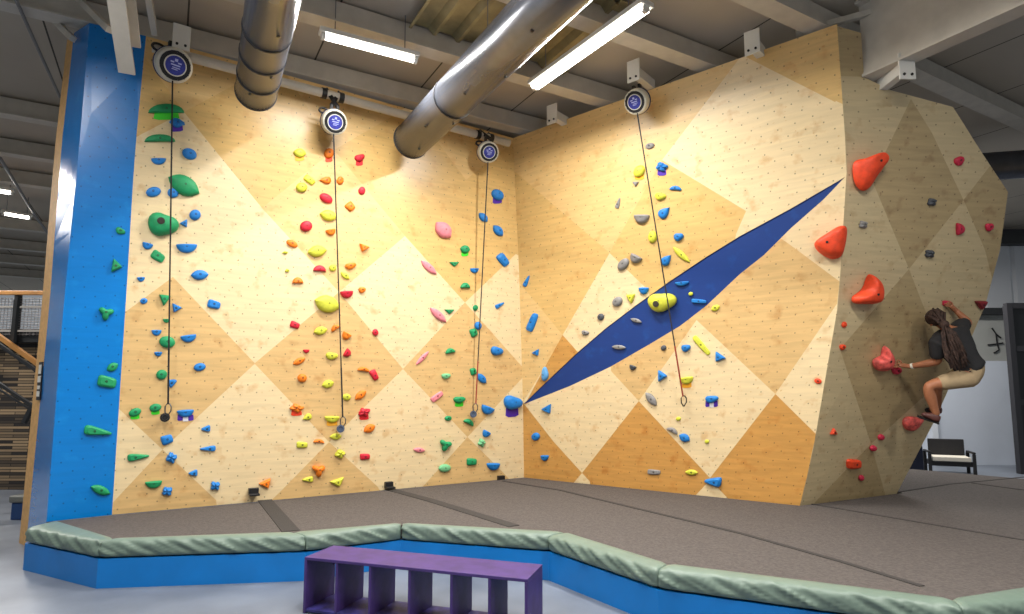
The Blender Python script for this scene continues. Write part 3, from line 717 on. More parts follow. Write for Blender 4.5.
L(320.4, 330.8, 14, 8, 12, 'yellow', 'leaf'); L(335.2, 328, 10, 8, 35, 'orange', 'bean'); L(346, 335.6, 9, 9, -30, 'orange', 'half'); L(375.2, 332.5, 6, 7, 20, 'red', 'oval'); L(306.2, 351, 6.5, 4.5, 0, 'red', 'half')
L(299.2, 361, 14, 6, 28, 'orange', 'leaf'); L(331.5, 356, 12, 9, -8, 'yellow', 'blob'); L(347.1, 353, 9, 8, 60, 'red', 'half'); L(363.4, 369.7, 12, 7, -8, 'orange', 'bean'); L(374, 375, 11, 6.5, -62, 'red', 'bar')
L(302, 378, 9, 9, -30, 'orange', 'oval'); L(327.8, 384, 12.5, 8, 15, 'yellow', 'leaf'); L(346.5, 397, 8, 7, -20, 'yellow', 'oval'); L(360.5, 395, 14, 7, 38, 'orange', 'leaf')
L(296.5, 408, 15, 9, -5, 'orange', 'star', 'flame'); L(306.8, 417.3, 10, 6, 205, 'yellow', 'drop'); L(331.9, 418.8, 15, 8, 0, 'yellow', 'half', 'amber'); L(364, 412, 13, 9, 15, 'red', 'star', 'scarlet')
L(369.3, 428.3, 13, 8, 30, 'orange', 'leaf'); L(335.6, 436.5, 12, 6.5, 4, 'yellow', 'leaf'); L(318.8, 441.2, 11, 5, -5, 'orange', 'dome'); L(302, 444.8, 11, 6, -2, 'yellow', 'bar')
L(339.8, 453.7, 11, 10, 0, 'yellow', 'star'); L(364.8, 456.6, 10, 6, 2, 'red', 'bar'); L(318.4, 470, 14, 14, 0, 'orange', 'tee'); L(307.6, 479.3, 11, 7, 180, 'yellow', 'wedge'); L(337.5, 482.3, 15, 10, 18, 'yellow', 'tri'); L(266, 484, 13, 11, 25, 'orange', 'tri')
# around the third strap
L(497.2, 195, 13, 10, -45, 'blue', 'oval', 'purple'); L(483, 217.5, 12, 7, -48, 'blue', 'leaf'); L(497.8, 230.8, 14, 8, -50, 'blue', 'leaf'); L(443, 230.2, 21, 14, -48, 'pink', 'leaf')
L(464.8, 249.3, 10, 8, -10, 'green', 'leaf', 'lime'); L(428.6, 267.5, 21, 7, -42, 'pink', 'leaf'); L(454, 264, 10, 6, 0, 'green', 'tri'); L(474.3, 270.3, 8.5, 6, 0, 'blue', 'half')
L(502.7, 260, 14, 8, -52, 'blue', 'bar'); L(465, 286, 9.5, 7, 0, 'green', 'dome'); L(438, 315, 22, 7.5, -42, 'pink', 'leaf'); L(449.2, 311.4, 10, 6, 0, 'green', 'tri'); L(475.2, 307.8, 5, 6, 0, 'green', 'oval')
L(499.7, 305, 10, 5, 25, 'blue', 'wedge'); L(477.8, 325.7, 7, 8, 20, 'blue', 'oval'); L(473.4, 332.7, 7, 8, 20, 'green', 'bar'); L(450, 351.4, 10, 8, 10, 'green', 'bean'); L(422.2, 358, 19, 4.5, 47, 'pink', 'leaf')
L(496.3, 351, 12, 11, -20, 'blue', 'blob'); L(445.7, 376, 9, 7, 0, 'pale green', 'blob'); L(473, 371.5, 6, 7, 15, 'green', 'bar'); L(481.3, 378.4, 13, 7, -48, 'blue', 'leaf')
L(436.8, 396.5, 14, 5.5, 37, 'pink', 'bar'); L(459, 399.6, 12, 8, 0, 'green', 'blob', 'lime'); L(487, 409.6, 13, 10, -22, 'blue', 'half'); L(512, 402.5, 18, 17, -20, 'blue', 'blob', 'purple')
L(448, 418.2, 7, 5, 0, 'green', 'oval'); L(468.6, 422.3, 11, 8, -28, 'green', 'bean'); L(485.8, 433.5, 8, 8, -30, 'blue', 'half'); L(481.3, 442.6, 8, 9, 0, 'pale green', 'star'); L(445, 444.8, 13, 13, -15, 'green', 'tee')
L(419, 449.9, 12, 5, -5, 'pink', 'leaf'); L(471.5, 461.7, 10, 7, 0, 'green', 'bar'); L(493, 466, 13, 9, 0, 'blue', 'half'); L(444.5, 468, 12, 8, 0, 'pale green', 'oval')
# right wall
R_(527, 281, 12, 5, 62, 'blue', 'wedge'); R_(532.6, 322.4, 19, 7, 68, 'blue', 'bar'); R_(536.7, 352.9, 8, 7, 30, 'blue', 'tri'); R_(545.3, 374.2, 14, 8, 85, 'light blue', 'blob'); R_(548, 409.3, 11, 10, 30, 'blue', 'tri')
R_(536, 436.5, 8, 8, 0, 'blue', 'oval'); R_(545, 457.5, 8, 7, 0, 'blue', 'half')
R_(639.6, 171.3, 13, 10, 45, 'yellow', 'oval', 'amber'); R_(635.8, 183.8, 6.5, 6, 0, 'grey', 'tri'); R_(618.5, 203, 11, 5, 70, 'grey', 'wedge'); R_(642, 218.4, 15.5, 11, 0, 'grey', 'half'); R_(650, 146, 9, 6, 12, 'grey', 'oval')
R_(662, 167, 12.5, 10, 0, 'blue', 'star', 'purple'); R_(675.7, 188.6, 12, 7, -4, 'blue', 'bean'); R_(660.4, 196.5, 11, 9, -10, 'yellow', 'blob'); R_(664.8, 212.3, 14, 9, 45, 'blue', 'drop')
R_(652.8, 237, 12, 8.5, 80, 'yellow', 'oval'); R_(678.7, 237, 9.5, 10, 0, 'blue', 'blob'); R_(681.5, 254.7, 23, 6, -42, 'yellow', 'leaf'); R_(666.8, 259.8, 13, 8.5, 48, 'blue', 'drop')
R_(623.6, 264.4, 14, 9, 45, 'grey', 'oval'); R_(635.8, 258.5, 12, 10, -28, 'grey', 'half'); R_(644, 290.3, 10, 8.5, 0, 'blue', 'half'); R_(617.7, 301.7, 11, 9, 35, 'grey', 'oval'); R_(631.2, 298.2, 9, 12, 5, 'yellow', 'tri')
R_(662, 302, 28, 23, 0, 'yellow', 'pocket'); R_(682, 283.4, 14, 5, 5, 'blue', 'half'); R_(690.9, 293.8, 4.5, 4, 0, 'yellow', 'oval'); R_(699, 301.2, 15, 4, -5, 'blue', 'bar'); R_(715.6, 308, 9.5, 6, 25, 'yellow', 'leaf')
R_(636.2, 320.5, 12, 4, -18, 'grey', 'leaf'); R_(619, 347.2, 14.5, 4.5, -4, 'grey', 'leaf'); R_(601, 317, 6.5, 7, 0, 'dark grey', 'oval'); R_(585.4, 332.7, 7.5, 6, -15, 'grey', 'blob'); R_(632.8, 367.4, 7, 6, -20, 'dark grey', 'half')
R_(663.8, 347.8, 5.5, 5.5, 0, 'dark grey', 'oval'); R_(686, 348, 9, 9, 0, 'blue', 'blob'); R_(701.6, 345.3, 24, 5.5, -49, 'yellow', 'bar'); R_(719, 357.6, 12, 11, -35, 'blue', 'tri'); R_(662.4, 375.9, 12, 11, 90, 'blue', 'tri')
R_(686.8, 380, 13.5, 9, 8, 'yellow', 'half', 'amber'); R_(651.3, 399, 17, 7.5, -50, 'grey', 'leaf'); R_(711.7, 399, 13, 9, 0, 'blue', 'blob', 'purple+white'); R_(678.5, 418.7, 5, 4, 0, 'yellow', 'oval')
R_(672.6, 430.5, 12, 7, -28, 'grey', 'bean'); R_(684.6, 437.7, 12, 8, -28, 'blue', 'leaf'); R_(707, 441.5, 4.5, 4, 0, 'yellow', 'oval'); R_(654, 472, 13, 5, -4, 'grey', 'bar'); R_(691.6, 472.3, 13, 5.5, -3, 'yellow', 'leaf')
R_(713, 481.5, 17, 12, 170, 'blue', 'wedge'); R_(818, 381, 7.5, 5.5, -25, 'red orange', 'oval')
R_(831.5, 242, 32, 33, 0, 'red orange', 'SLOPER')
# overhang
S_(843.8, 324.6, 5, 6, 0, 'red orange', 'oval'); S_(842, 347, 6, 7, 0, 'red orange', 'blob'); S_(833, 431.4, 7, 8, 180, 'red orange', 'tri'); S_(880.4, 437, 6, 6, 0, 'crimson', 'oval'); S_(872.5, 448, 6.5, 6, 0, 'crimson', 'oval')
S_(853, 463.6, 14, 9, 0, 'red orange', 'bar'); S_(860.6, 477.6, 5, 6, 0, 'crimson', 'oval'); S_(912, 422, 20, 13, 20, 'coral', 'drop'); S_(895.6, 370.4, 9, 9, 0, 'crimson', 'blob'); S_(946, 303, 8, 5, 0, 'crimson', 'bar')
S_(862.6, 224.5, 9, 9, 20, 'grey', 'star'); S_(931, 202, 9.5, 9, 20, 'dark grey', 'star'); S_(928.7, 253.7, 9.5, 9.5, 20, 'dark grey', 'star')
S_(958.4, 161, 10, 11, 20, 'crimson', 'blob'); S_(959, 229, 12, 10, 90, 'crimson', 'half'); S_(988.6, 227, 8, 10, 0, 'crimson', 'blob'); S_(980, 304.5, 12, 11, 0, 'maroon', 'tri')
S_(864, 290, 28, 31, 0, 'red orange', 'BOOT'); S_(866, 173, 33, 38, 0, 'red orange', 'HORN'); S_(879.6, 358, 18, 28, 0, 'coral', 'DUCK')
STRAPS = [((177, 80), (168, 412)), ((335, 134), (343, 424)), ((488, 162), (475.5, 410)), ((641, 112), (684, 403))]
def strap_x(k, y): (x0, y0), (x1, y1) = STRAPS[k]; return x0+(x1-x0)*(y-y0)/(y1-y0)
ORD = ['highest', 'second highest', 'third highest', 'fourth highest', 'fifth highest', 'sixth highest', 'seventh highest', 'eighth highest', 'ninth highest', 'tenth highest', 'eleventh highest', 'twelfth highest', 'thirteenth highest', 'fourteenth highest', 'fifteenth highest', 'sixteenth highest', 'seventeenth highest', 'eighteenth highest', 'nineteenth highest', 'twentieth highest', 'twenty-first highest', 'twenty-second highest', 'twenty-third highest']
def zone(h):
    s, x, y = h[0], h[1], h[2]
    if s == 'B': return 'on the bright blue wall panel', 'holds on the blue wall panel'
    if s == 'S': return 'on the shaded overhang', 'holds on the shaded overhang'
    if s == 'L':
        k = 0 if x < 245 else 1 if x < 400 else 2
        return ('left' if x < strap_x(k, y) else 'right')+' of the '+['leftmost', 'second', 'third'][k]+' belay strap', 'holds around the '+['leftmost', 'second', 'third'][k]+' belay strap'
    if inside(x, y, lens_up+lens_dn): return 'on the dark blue stripe', 'holds on the dark blue stripe'
    if x < 560: return 'on the right wall by the corner', 'holds on the right wall'
    if x > 800: return 'near the right wall outer edge', 'holds on the right wall'
    return ('left' if x < strap_x(3, y) else 'right')+' of the rightmost belay strap', 'holds around the rightmost belay strap'
def freeform(surf, rings, color, lab, grp, chalk=None):
    """big sculpted hold: rings of pixel outlines, each raised further off the wall"""
    A, B = SURF[surf]; bm = bmesh.new(); RR_ = []
    x = sum(p[0] for p in rings[0][0])/len(rings[0][0]); y = sum(p[1] for p in rings[0][0])/len(rings[0][0])
    base, n = normal_at(A, B, x, y)
    side = (hit(A, B, x+2, y)-hit(A, B, x-2, y)).normalized()
    N = 28
    def resamp(poly):
        # smooth closed catmull through points
        m = len(poly); out = []
        for k in range(N):
            t = k/N*m; i = int(t); f = t-i; p = [Vector(poly[(i+j-1) % m]) for j in range(4)]
            out.append(.5*((2*p[1])+(-p[0]+p[2])*f+(2*p[0]-5*p[1]+4*p[2]-p[3])*f*f+(-p[0]+3*p[1]-3*p[2]+p[3])*f**3))
        return out
    m_px = (hit(A, B, x+2, y)-hit(A, B, x-2, y)).length/4
    for poly, hgt in rings:
        ring = []
        for q in resamp(poly):
            # positions measured on the wall plane, then raised
            w = base+side*((q.x-x)*m_px)+(hit(A, B, x, y-2)-hit(A, B, x, y+2))/4*(y-q.y)
            ring.append(bm.verts.new(w+n*hgt-base))
        RR_.append(ring)
    for a, b in zip(RR_, RR_[1:]):
        for k in range(N): bm.faces.new([a[k], a[(k+1) % N], b[(k+1) % N], b[k]])
    bm.faces.new(RR_[0][::-1]); bm.faces.new(RR_[-1])
    bmesh.ops.recalc_face_normals(bm, faces=bm.faces)
    o = obj('climbing_hold', bm, hmat(color), smooth=True); o.location = base+n*.002
    sd = o.modifiers.new('s', 'SUBSURF'); sd.levels = 1; sd.render_levels = 2
    tag(o, lab, 'climbing hold', grp)
    cx = sum(p[0] for p in rings[-1][0])/len(rings[-1][0]); cy = sum(p[1] for p in rings[-1][0])/len(rings[-1][0])
    w = side*((cx-x)*m_px)+(hit(A, B, x, y-2)-hit(A, B, x, y+2))/4*(y-cy)+n*(rings[-1][1])
    bb = bmesh.new(); lathe(bb, w, n, [(-.01, .014), (.004, .014), (.005, .008)], 8); b = obj('bolt', bb, mat('bolt_steel', (52, 50, 48)), o)
    return o
def shrink(poly, s, dx=0, dy=0):
    cx = sum(p[0] for p in poly)/len(poly); cy = sum(p[1] for p in poly)/len(poly)
    return [((p[0]-cx)*s+cx+dx, (p[1]-cy)*s+cy+dy) for p in poly]
groups = {}
for h in Hs:
    if h[7] in ('SLOPER', 'BOOT', 'HORN', 'DUCK'): continue
    groups.setdefault((h[6], zone(h)[0]), []).append(h)
for (c, z), lst in groups.items():
    lst.sort(key=lambda h: h[2])
    for i, h in enumerate(lst):
        o = make_hold(*h)
        big = max(h[3], h[4])*(1 if h[0] != 'S' else .9)
        size = 'tiny' if big < 7 else 'small' if big < 11.5 else 'large' if big > 17 else 'medium'
        rank = ('only ' if len(lst) == 1 else (ORD[i]+' ' if i < len(lst)-1 or len(lst) == 2 and i == 0 else 'lowest '))
        lab = f"{size} {c} {NAMES[h[7]]} hold, {rank}{c} one {z}"
        tag(o, lab, 'climbing hold', zone(h)[1])
# big sculpted ones
P = [(848, 228), (840, 226), (828, 233), (817, 240), (814, 246), (820, 254), (832, 260), (842, 257), (846, 246)]
freeform('R', [(P, 0), (shrink(P, .97), .05), (shrink(P, .8, 1, -2), .13), (shrink(P, .45, -2, -1), .17)], 'red orange', 'big rounded red orange sloper at the outer edge of the right wall', 'big red orange holds')
P = [(866, 273), (874, 280), (876, 292), (873, 303), (860, 304), (850, 303), (849, 297), (857, 291), (862, 284)]
freeform('S', [(P, 0), (shrink(P, .98), .06), (shrink(P, .8), .16), (shrink(P, .45, 1, 1), .2)], 'red orange', 'big boot-shaped red orange hold halfway up the overhang', 'big red orange holds')
P = [(851, 163), (851, 178), (855, 188), (861, 192), (866, 188), (871, 178), (876, 172), (872, 160), (860, 159)]
P2 = shrink(P, .85, 2, -2); P3 = [(858, 162), (856, 172), (858, 181), (863, 180), (868, 173), (875, 168), (878, 160), (872, 155), (864, 157)]
P4 = [(862, 161), (862, 167), (864, 171), (868, 169), (873, 166), (878, 163), (879, 158), (875, 154), (868, 156)]
freeform('S', [(P, 0), (shrink(P, .98), .05), (shrink(P, .9, 1, -1), .10), (P3, .14), (P4, .17), (shrink(P4, .6), .175)], 'red orange', 'big horn-shaped red orange hold, highest on the overhang', 'big red orange holds')
P = [(883, 345), (889, 356), (887, 366), (881, 371), (873, 369), (870, 361), (874, 357), (880, 354), (881, 347)]
freeform('S', [(P, 0), (shrink(P, .98), .04), (shrink(P, .78), .12), (shrink(P, .4), .15)], 'coral', 'chalky coral hold with an upright neck left of the climber', 'big red orange holds')
# ---------------------------------------------------------------- belay devices
SHELL = mat('cream_casting', (206, 202, 186), .45); RIBB = mat('device_blue', (40, 48, 138), .4, var=.25, vscale=40); WEB = mat('dark_webbing', (44, 42, 42), .8); WEBR = mat('red_webbing', (150, 56, 40), .8); CHR = mat('steel_carabiner', (110, 112, 116), .3, metal=.8)
labs = ['leftmost round belay device, hung from a white bracket above green holds', 'second round belay device, hung by black straps between the ducts', 'third round belay device, hung by black straps near the inside corner', 'rightmost round belay device, hung from a white bracket on the right wall']
for k, (cx, cy, rp, sf) in enumerate(((173.5, 65, 14.5, 'L'), (334, 122, 12, 'L'), (488, 152, 10.5, 'L'), (637, 101.5, 12, 'R'))):
    A, B = SURF[sf]; p, n = normal_at(A, B, cx, cy); n = Vector((n.x, n.y, 0)).normalized()
    off = .32
    d = (p-CAM).normalized(); c = p+n*off
    # keep the device on its line of sight: slide along the ray instead of the wall normal
    T = off/abs(d.dot(n)); c = p-d*T
    face = (-d*.8+n*.35+UP*-.12+Vector((0, 0, 0))); face.normalize()
    if k == 3: face = (-d+Vector((-.55, 0, -.15))).normalized()
    elif k == 0: face = (-d+Vector((.35, 0, -.1))).normalized()
    else: face = (-d+Vector((.25, 0, -.05))).normalized()
    r = rp/F*(c-CAM).length*.96
    root = thing('belay_device', labs[k], 'auto belay', c, 'round belay devices')
    bm = bmesh.new(); lathe(bm, c, face, [(-.10, r*.7), (-.09, r*.9), (-.03, r), (.03, r), (.06, r*.94), (.07, r*.84), (.055, r*.80)], 36); rel(obj('housing', bm, SHELL, smooth=False), root)
    bm = bmesh.new(); lathe(bm, c, face, [(-.075, r*.98), (-.055, r*1.03), (-.04, r*1.03), (-.03, r*1.0)], 36); rel(obj('rubber_band', bm, mat('band_navy', (38, 40, 90), .6)), root)
    bm = bmesh.new(); lathe(bm, c, face, [(.03, r*.82), (.066, r*.82), (.066, r*.6), (.04, r*.6)], 36)
    s_ = face.cross(UP).normalized(); t_ = s_.cross(face)
    for q in range(16):
        a = q*2*math.pi/16; obox(bm, c+face*.068+(s_*math.cos(a)+t_*math.sin(a))*r*.79, s_*r*.04, t_*r*.04, face*.008)
    rel(obj('cooling_ring', bm, BLACK), root)
    bm = bmesh.new(); lathe(bm, c, face, [(.05, r*.6), (.078, r*.6), (.078, r*.54), (.074, r*.53)], 36); rel(obj('bezel', bm, SHELL), root)
    bm = bmesh.new(); lathe(bm, c, face, [(.05, r*.54), (.079, r*.54), (.08, .001)], 30); plate = rel(obj('face_plate', bm, RIBB), root)
    bm = bmesh.new()
    for (ux, uy_, ww, hh) in ((0, .3, .1, .1), (-.2, .17, .12, .05), (.2, .17, .12, .05), (0, .02, .32, .045), (-.05, -.12, .26, .03), (.02, -.22, .2, .03)):
        obox(bm, c+face*.082+s_*r*ux+t_*r*uy_, s_*r*ww/1.3, t_*r*hh/1.3, face*.002)
    rel(obj('face_print', bm, mat('print_pale', (170, 176, 220), .5)), root)
    # yoke
    top = c+UP*(r*1.0)
    bm = bmesh.new(); hor = face.cross(UP).normalized()
    for q in (-1, 1): beam(bm, c+hor*r*.25*q+UP*r*.85, c+hor*r*.25*q+UP*r*1.35, .03, .05, up=face)
    rel(obj('yoke', bm, BLACK), root)
    bm = bmesh.new(); pts = [c+s_*(-r*.85)*(1 if k != 3 else -1)*(-1)+0*UP for _ in range(1)]
    hc = c-face*.05+hor*(-r*.75 if hor.x > 0 else r*.75)+UP*r*.75
    tube(bm, [hc+(hor*math.cos(a)*r*.35+UP*math.sin(a)*r*.22) for a in [x*math.pi/8 for x in range(17)]], .014, 8, cap=False); rel(obj('carry_handle', bm, BLACK, smooth=True), root)
    # webbing down
    (x0, y0), (x1, y1) = STRAPS[k]
    e1 = hit(A, B, x1, y1); e1 = e1-(e1-CAM).normalized()*.10
    e0 = c-UP*r*.97
    bm = bmesh.new(); hv = Vector((1, 0, 0)); mid = e0.lerp(e1, .80)
    dv = (CAM-e0).normalized(); wd = .008
    beam(bm, e0, mid, .004, 2*wd, up=hv); rel(obj('webbing', bm, WEB), root)
    bm = bmesh.new(); beam(bm, mid, e1+(e0-e1).normalized()*.09, .007, 2.3*wd, up=hv); rel(obj('webbing_end', bm, WEBR if k in (2, 3) else WEB), root)
    bm = bmesh.new(); dn = (e1-e0).normalized(); sx = Vector((1, 0, 0))
    loop = [(-.01, -.10), (-.03, -.06), (-.032, -.0), (-.015, .03), (.012, .03), (.03, .0), (.028, -.05), (.0, -.10), (-.01, -.10)]
    tube(bm, [e1-UP*0+sx*a*1.1+UP*(.06+b) for a, b in loop], .008, 6); rel(obj('carabiner', bm, CHR if k != 3 else BLACK, smooth=True), root)
    if k < 3:
        bm = bmesh.new(); lathe(bm, e1-UP*.06-sx*.03, -(e1-CAM).normalized(), [(-.02, .05), (.02, .05), (.022, .03), (.01, .028)], 16); rel(obj('anchor_disc', bm, BLACK if k == 0 else mat('disc_slate', (70, 82, 104), .5)), root)
    # suspension
    if k in (1, 2):
        d_ = PIPE[1]-PIPE[0]; w_ = c-PIPE[0]; t = w_.dot(d_)/d_.dot(d_); q = PIPE[0]+d_*t; q = Vector((c.x, c.y, q.z))
        # slide to the pipe above
        qp = PIPE[0]+d_*t; bm = bmesh.new()
        for sgn in (-1, 1):
            o0 = d_.normalized()*.09*sgn
            beam(bm, c+UP*r*1.3+hor*r*.25*sgn, qp+o0+UP*.07, .05, .012, up=face)
            lathe(bm, qp+o0*1.2-d_.normalized()*.03, d_, [(0, .062), (0, .066), (.06, .066), (.06, .062)], 16)
        rel(obj('hanging_strap', bm, BLACK), root)
        bm = bmesh.new(); beam(bm, qp, qp+UP*.38, .05, .05); tag(obj('pipe_hanger', bm, STEELD), 'short dark pipe hanger above the '+['', 'second', 'third'][k]+' belay device', 'hanger')
# white brackets on the wall tops
def bracket(x, y, sf, lab, length=.38, drop=0.0, z=None, endpos=None):
    A, B = SURF[sf]; p, n = normal_at(A, B, x, y); n = Vector((n.x, n.y, 0)).normalized()
    root = thing('wall_bracket', lab, 'bracket', p, 'white steel brackets on the wall tops')
    bm = bmesh.new(); beam(bm, p-n*.05, p+n*length, .09, .12); rel(obj('arm', bm, FIX), root)
    bm = bmesh.new(); q = p+n*(length+.01); s = n.cross(UP)
    obox(bm, q, s*.085, n*.01, UP*.14); rel(bevel(obj('end_plate', bm, FIX), .004), root)
    bm = bmesh.new()
    for sx in (-1, 1): lathe(bm, q+s*.04*sx-UP*.09+n*.008, n, [(0, .014), (.012, .014)], 8)
    rel(obj('bolt', bm, BLACK), root)
bracket(178, 53, 'L', 'white steel bracket above the leftmost belay device', .36)
bracket(650, 84, 'R', 'white steel bracket above the rightmost belay device', .42)
bracket(564, 121, 'R', 'empty white steel bracket on the right wall top near the corner', .28)
bracket(760, 52, 'R', 'empty white steel bracket above the diamonds of the right wall', .25)
bracket(884, 84, 'S', 'white steel bracket under the beige girder on the overhang top', .35)
# ---------------------------------------------------------------- hall at the far left
SLATM = bpy.data.materials.new('mixed_timber_slats'); SLATM.use_nodes = True; nt = SLATM.node_tree
b = nt.nodes['Principled BSDF']; b.inputs['Roughness'].default_value = .7
tc = nt.nodes.new('ShaderNodeTexCoord'); br_ = nt.nodes.new('ShaderNodeTexBrick'); mp = nt.nodes.new('ShaderNodeMapping'); mp.inputs['Rotation'].default_value = (math.radians(90), 0, 0)
nt.links.new(tc.outputs['Object'], mp.inputs[0]); nt.links.new(mp.outputs[0], br_.inputs['Vector'])
br_.inputs['Scale'].default_value = 1; br_.inputs['Brick Width'].default_value = .55; br_.inputs['Row Height'].default_value = .05; br_.inputs['Mortar Size'].default_value = .006
br_.inputs['Color1'].default_value = lin((40, 36, 34)); br_.inputs['Color2'].default_value = lin((190, 162, 124)); br_.inputs['Mortar'].default_value = lin((20, 18, 18)); br_.inputs['Bias'].default_value = -.25
nt.links.new(br_.outputs['Color'], b.inputs['Base Color'])
yw = 10.9
xa = PY(-40, 400, yw).x; xb = PY(60, 400, yw).x
z0 = 0; zt_ = PY(20, 338, yw).z
bm = bmesh.new(); obox(bm, ((xa+xb)/2-1.5, yw+.1, zt_/2), ((xb-xa)/2+1.5, 0, 0), (0, .1, 0), (0, 0, zt_/2)); struct(obj('wall_slatted', bm, SLATM))
DKST = mat('charcoal_steel', (42, 44, 46), .5); OAK = mat('oak_rail', (206, 146, 78), .5, var=.1)
zd = PY(20, 337, yw).z
bm = bmesh.new(); obox(bm, ((xa+xb)/2-1.5, yw+.5, zd+.0), ((xb-xa)/2+1.6, 0, 0), (0, .75, 0), (0, 0, .11)); struct(obj('trim_mezzanine_edge', bm, DKST))
root = thing('balcony_railing', 'balcony railing with oak top rail and dark mesh panels at the far left', 'railing', (xa, yw-.3, zd))
zr = PY(20, 292.5, yw-.35).z; xl = xa-1.5
bm = bmesh.new(); beam(bm, (xl, yw-.35, zr), (xb, yw-.35, zr-.01), .08, .07); rel(bevel(obj('top_rail', bm, OAK), .01), root)
for xpx in (-22, 16.5):
    bm = bmesh.new(); x = PY(xpx, 320, yw-.3).x; beam(bm, (x, yw-.3, zd-.2), (x, yw-.3, zr), .1, .06, up=Vector((1, 0, 0))); rel(obj('post', bm, DKST), root)
bm = bmesh.new(); zz = zd+.02
while zz < zr-.1: tube(bm, [(xl, yw-.3, zz), (xb, yw-.3, zz)], .006, 4); zz += .045
x = xl
while x < xb: tube(bm, [(x, yw-.3, zd), (x, yw-.3, zr-.08)], .004, 4); x += .06
rel(obj('mesh_panel', bm, mat('grey_mesh', (112, 106, 104), .6)), root)
bm = bmesh.new()
for zq in (307, 331): p = PY(16, zq, yw-.3); beam(bm, (xl, yw-.31, p.z), (xb, yw-.31, p.z), .03, .03)
rel(obj('mid_rail', bm, mat('pale_rail', (176, 170, 162), .5)), root)
# stair rail
root = thing('stair_railing', 'stair railing with oak handrail and black bars slanting down at the far left', 'railing', PY(0, 336, 9.6))
for (a, b_, w, m, nm) in (((-20, 323), (44, 368), .07, OAK, 'handrail'), ((-20, 331), (44, 376), .05, DKST, 'upper_bar'), ((-20, 371), (36, 408), .05, DKST, 'lower_bar'), ((-20, 377), (34, 412), .03, DKST, 'lower_bar')):
    bm = bmesh.new(); beam(bm, PY(a[0], a[1], 9.6), PY(b_[0], b_[1], 9.6), w, w); rel(bevel(obj(nm, bm, m), .006), root)
bm = bmesh.new(); beam(bm, PY(33, 405, 9.6), PY(24, 423, 9.6), .06, .06); rel(obj('foot_bar', bm, DKST), root)
bm = bmesh.new(); beam(bm, PY(17, 300, 9.7), PY(13, 342, 9.7), .06, .06); rel(obj('post', bm, DKST), root)
# padded block behind the blue wall
p = PZ(10, 520, 0); q = PZ(34, 520, 0)
root = thing('padded_block', 'small dark blue block with a grey pad behind the timber edge at left', 'crash pad', (p.x, p.y, 0))
zt2 = PY(15, 503, p.y).z
bm = bmesh.new(); prism(bm, [(p.x, p.y), (q.x, p.y), (q.x, p.y+.9), (p.x, p.y+.9)], 0, zt2); rel(bevel(obj('base_block', bm, mat('navy_board', (30, 62, 110), .5)), .01), root)
bm = bmesh.new(); prism(bm, [(p.x-.03, p.y-.03), (q.x, p.y-.03), (q.x, p.y+.93), (p.x+.12, p.y+.93)], zt2+.002, zt2+.1); rel(bevel(obj('top_pad', bm, mat('grey_vinyl', (110, 112, 106), .5)), .03, 3), root)
# sign on the timber edge
A, B = RL4, RL3
bm = bmesh.new(); c0 = hit(RL4, RL3, 41, 381); c1 = hit(RL4, RL3, 43, 364); c2 = hit(RL4, RL3, 39, 399)
nn = normal_at(RL4, RL3, 41, 380)[1]; ss = nn.cross(UP).normalized()
root = thing('edge_sign', 'narrow upright black and white sign on the timber edge of the blue wall', 'sign', c0)
obox(bm, c0+nn*.01, ss*.055, nn*.006, UP*.21); rel(obj('backing', bm, BLACK), root)
bm = bmesh.new()
for dz, hh, ww in ((.13, .05, .035), (.02, .035, .04), (-.07, .02, .035), (-.14, .03, .04)): obox(bm, c0+nn*.018+UP*dz, ss*ww, nn*.003, UP*hh)
rel(obj('white_print', bm, mat('sign_white', (206, 206, 200), .6)), root)
# ---------------------------------------------------------------- room behind the overhang
WHITE = mat('white_board', (196, 204, 216), .6, var=.04, vscale=1)
GREYW = mat('grey_wall', (168, 170, 166), .7, var=.08, vscale=1.5)
YB = 14.6
x0 = PY(870, 400, YB).x; x1 = PY(1019, 470, YB).x; ztop = PY(990, 361, YB).z
bm = bmesh.new(); obox(bm, ((x0+x1)/2, YB, ztop/2), ((x1-x0)/2, 0, 0), (0, .05, 0), (0, 0, ztop/2)); struct(obj('wall_white_partition', bm, WHITE))
bm = bmesh.new(); x2 = PY(938, 400, YB-.1).x; x3 = PY(931, 400, YB-.1).x
beam(bm, (x3-.02, YB-.12, 0), (x3-.02, YB-.12, PY(930, 380, YB).z+.4), .16, .14, up=Vector((1, 0, 0))); tag(obj('white_post', bm, mat('post_white', (214, 220, 228), .5)), 'slim white upright post left of the black loveseat', 'post')
YR = 15.2; zg = PY(990, 312, YR).z; xr = 16
bm = bmesh.new(); obox(bm, ((x0+xr)/2, YR+.1, zg/2), ((xr-x0)/2, 0, 0), (0, .08, 0), (0, 0, zg/2)); struct(obj('wall_rear_grey', bm, GREYW))
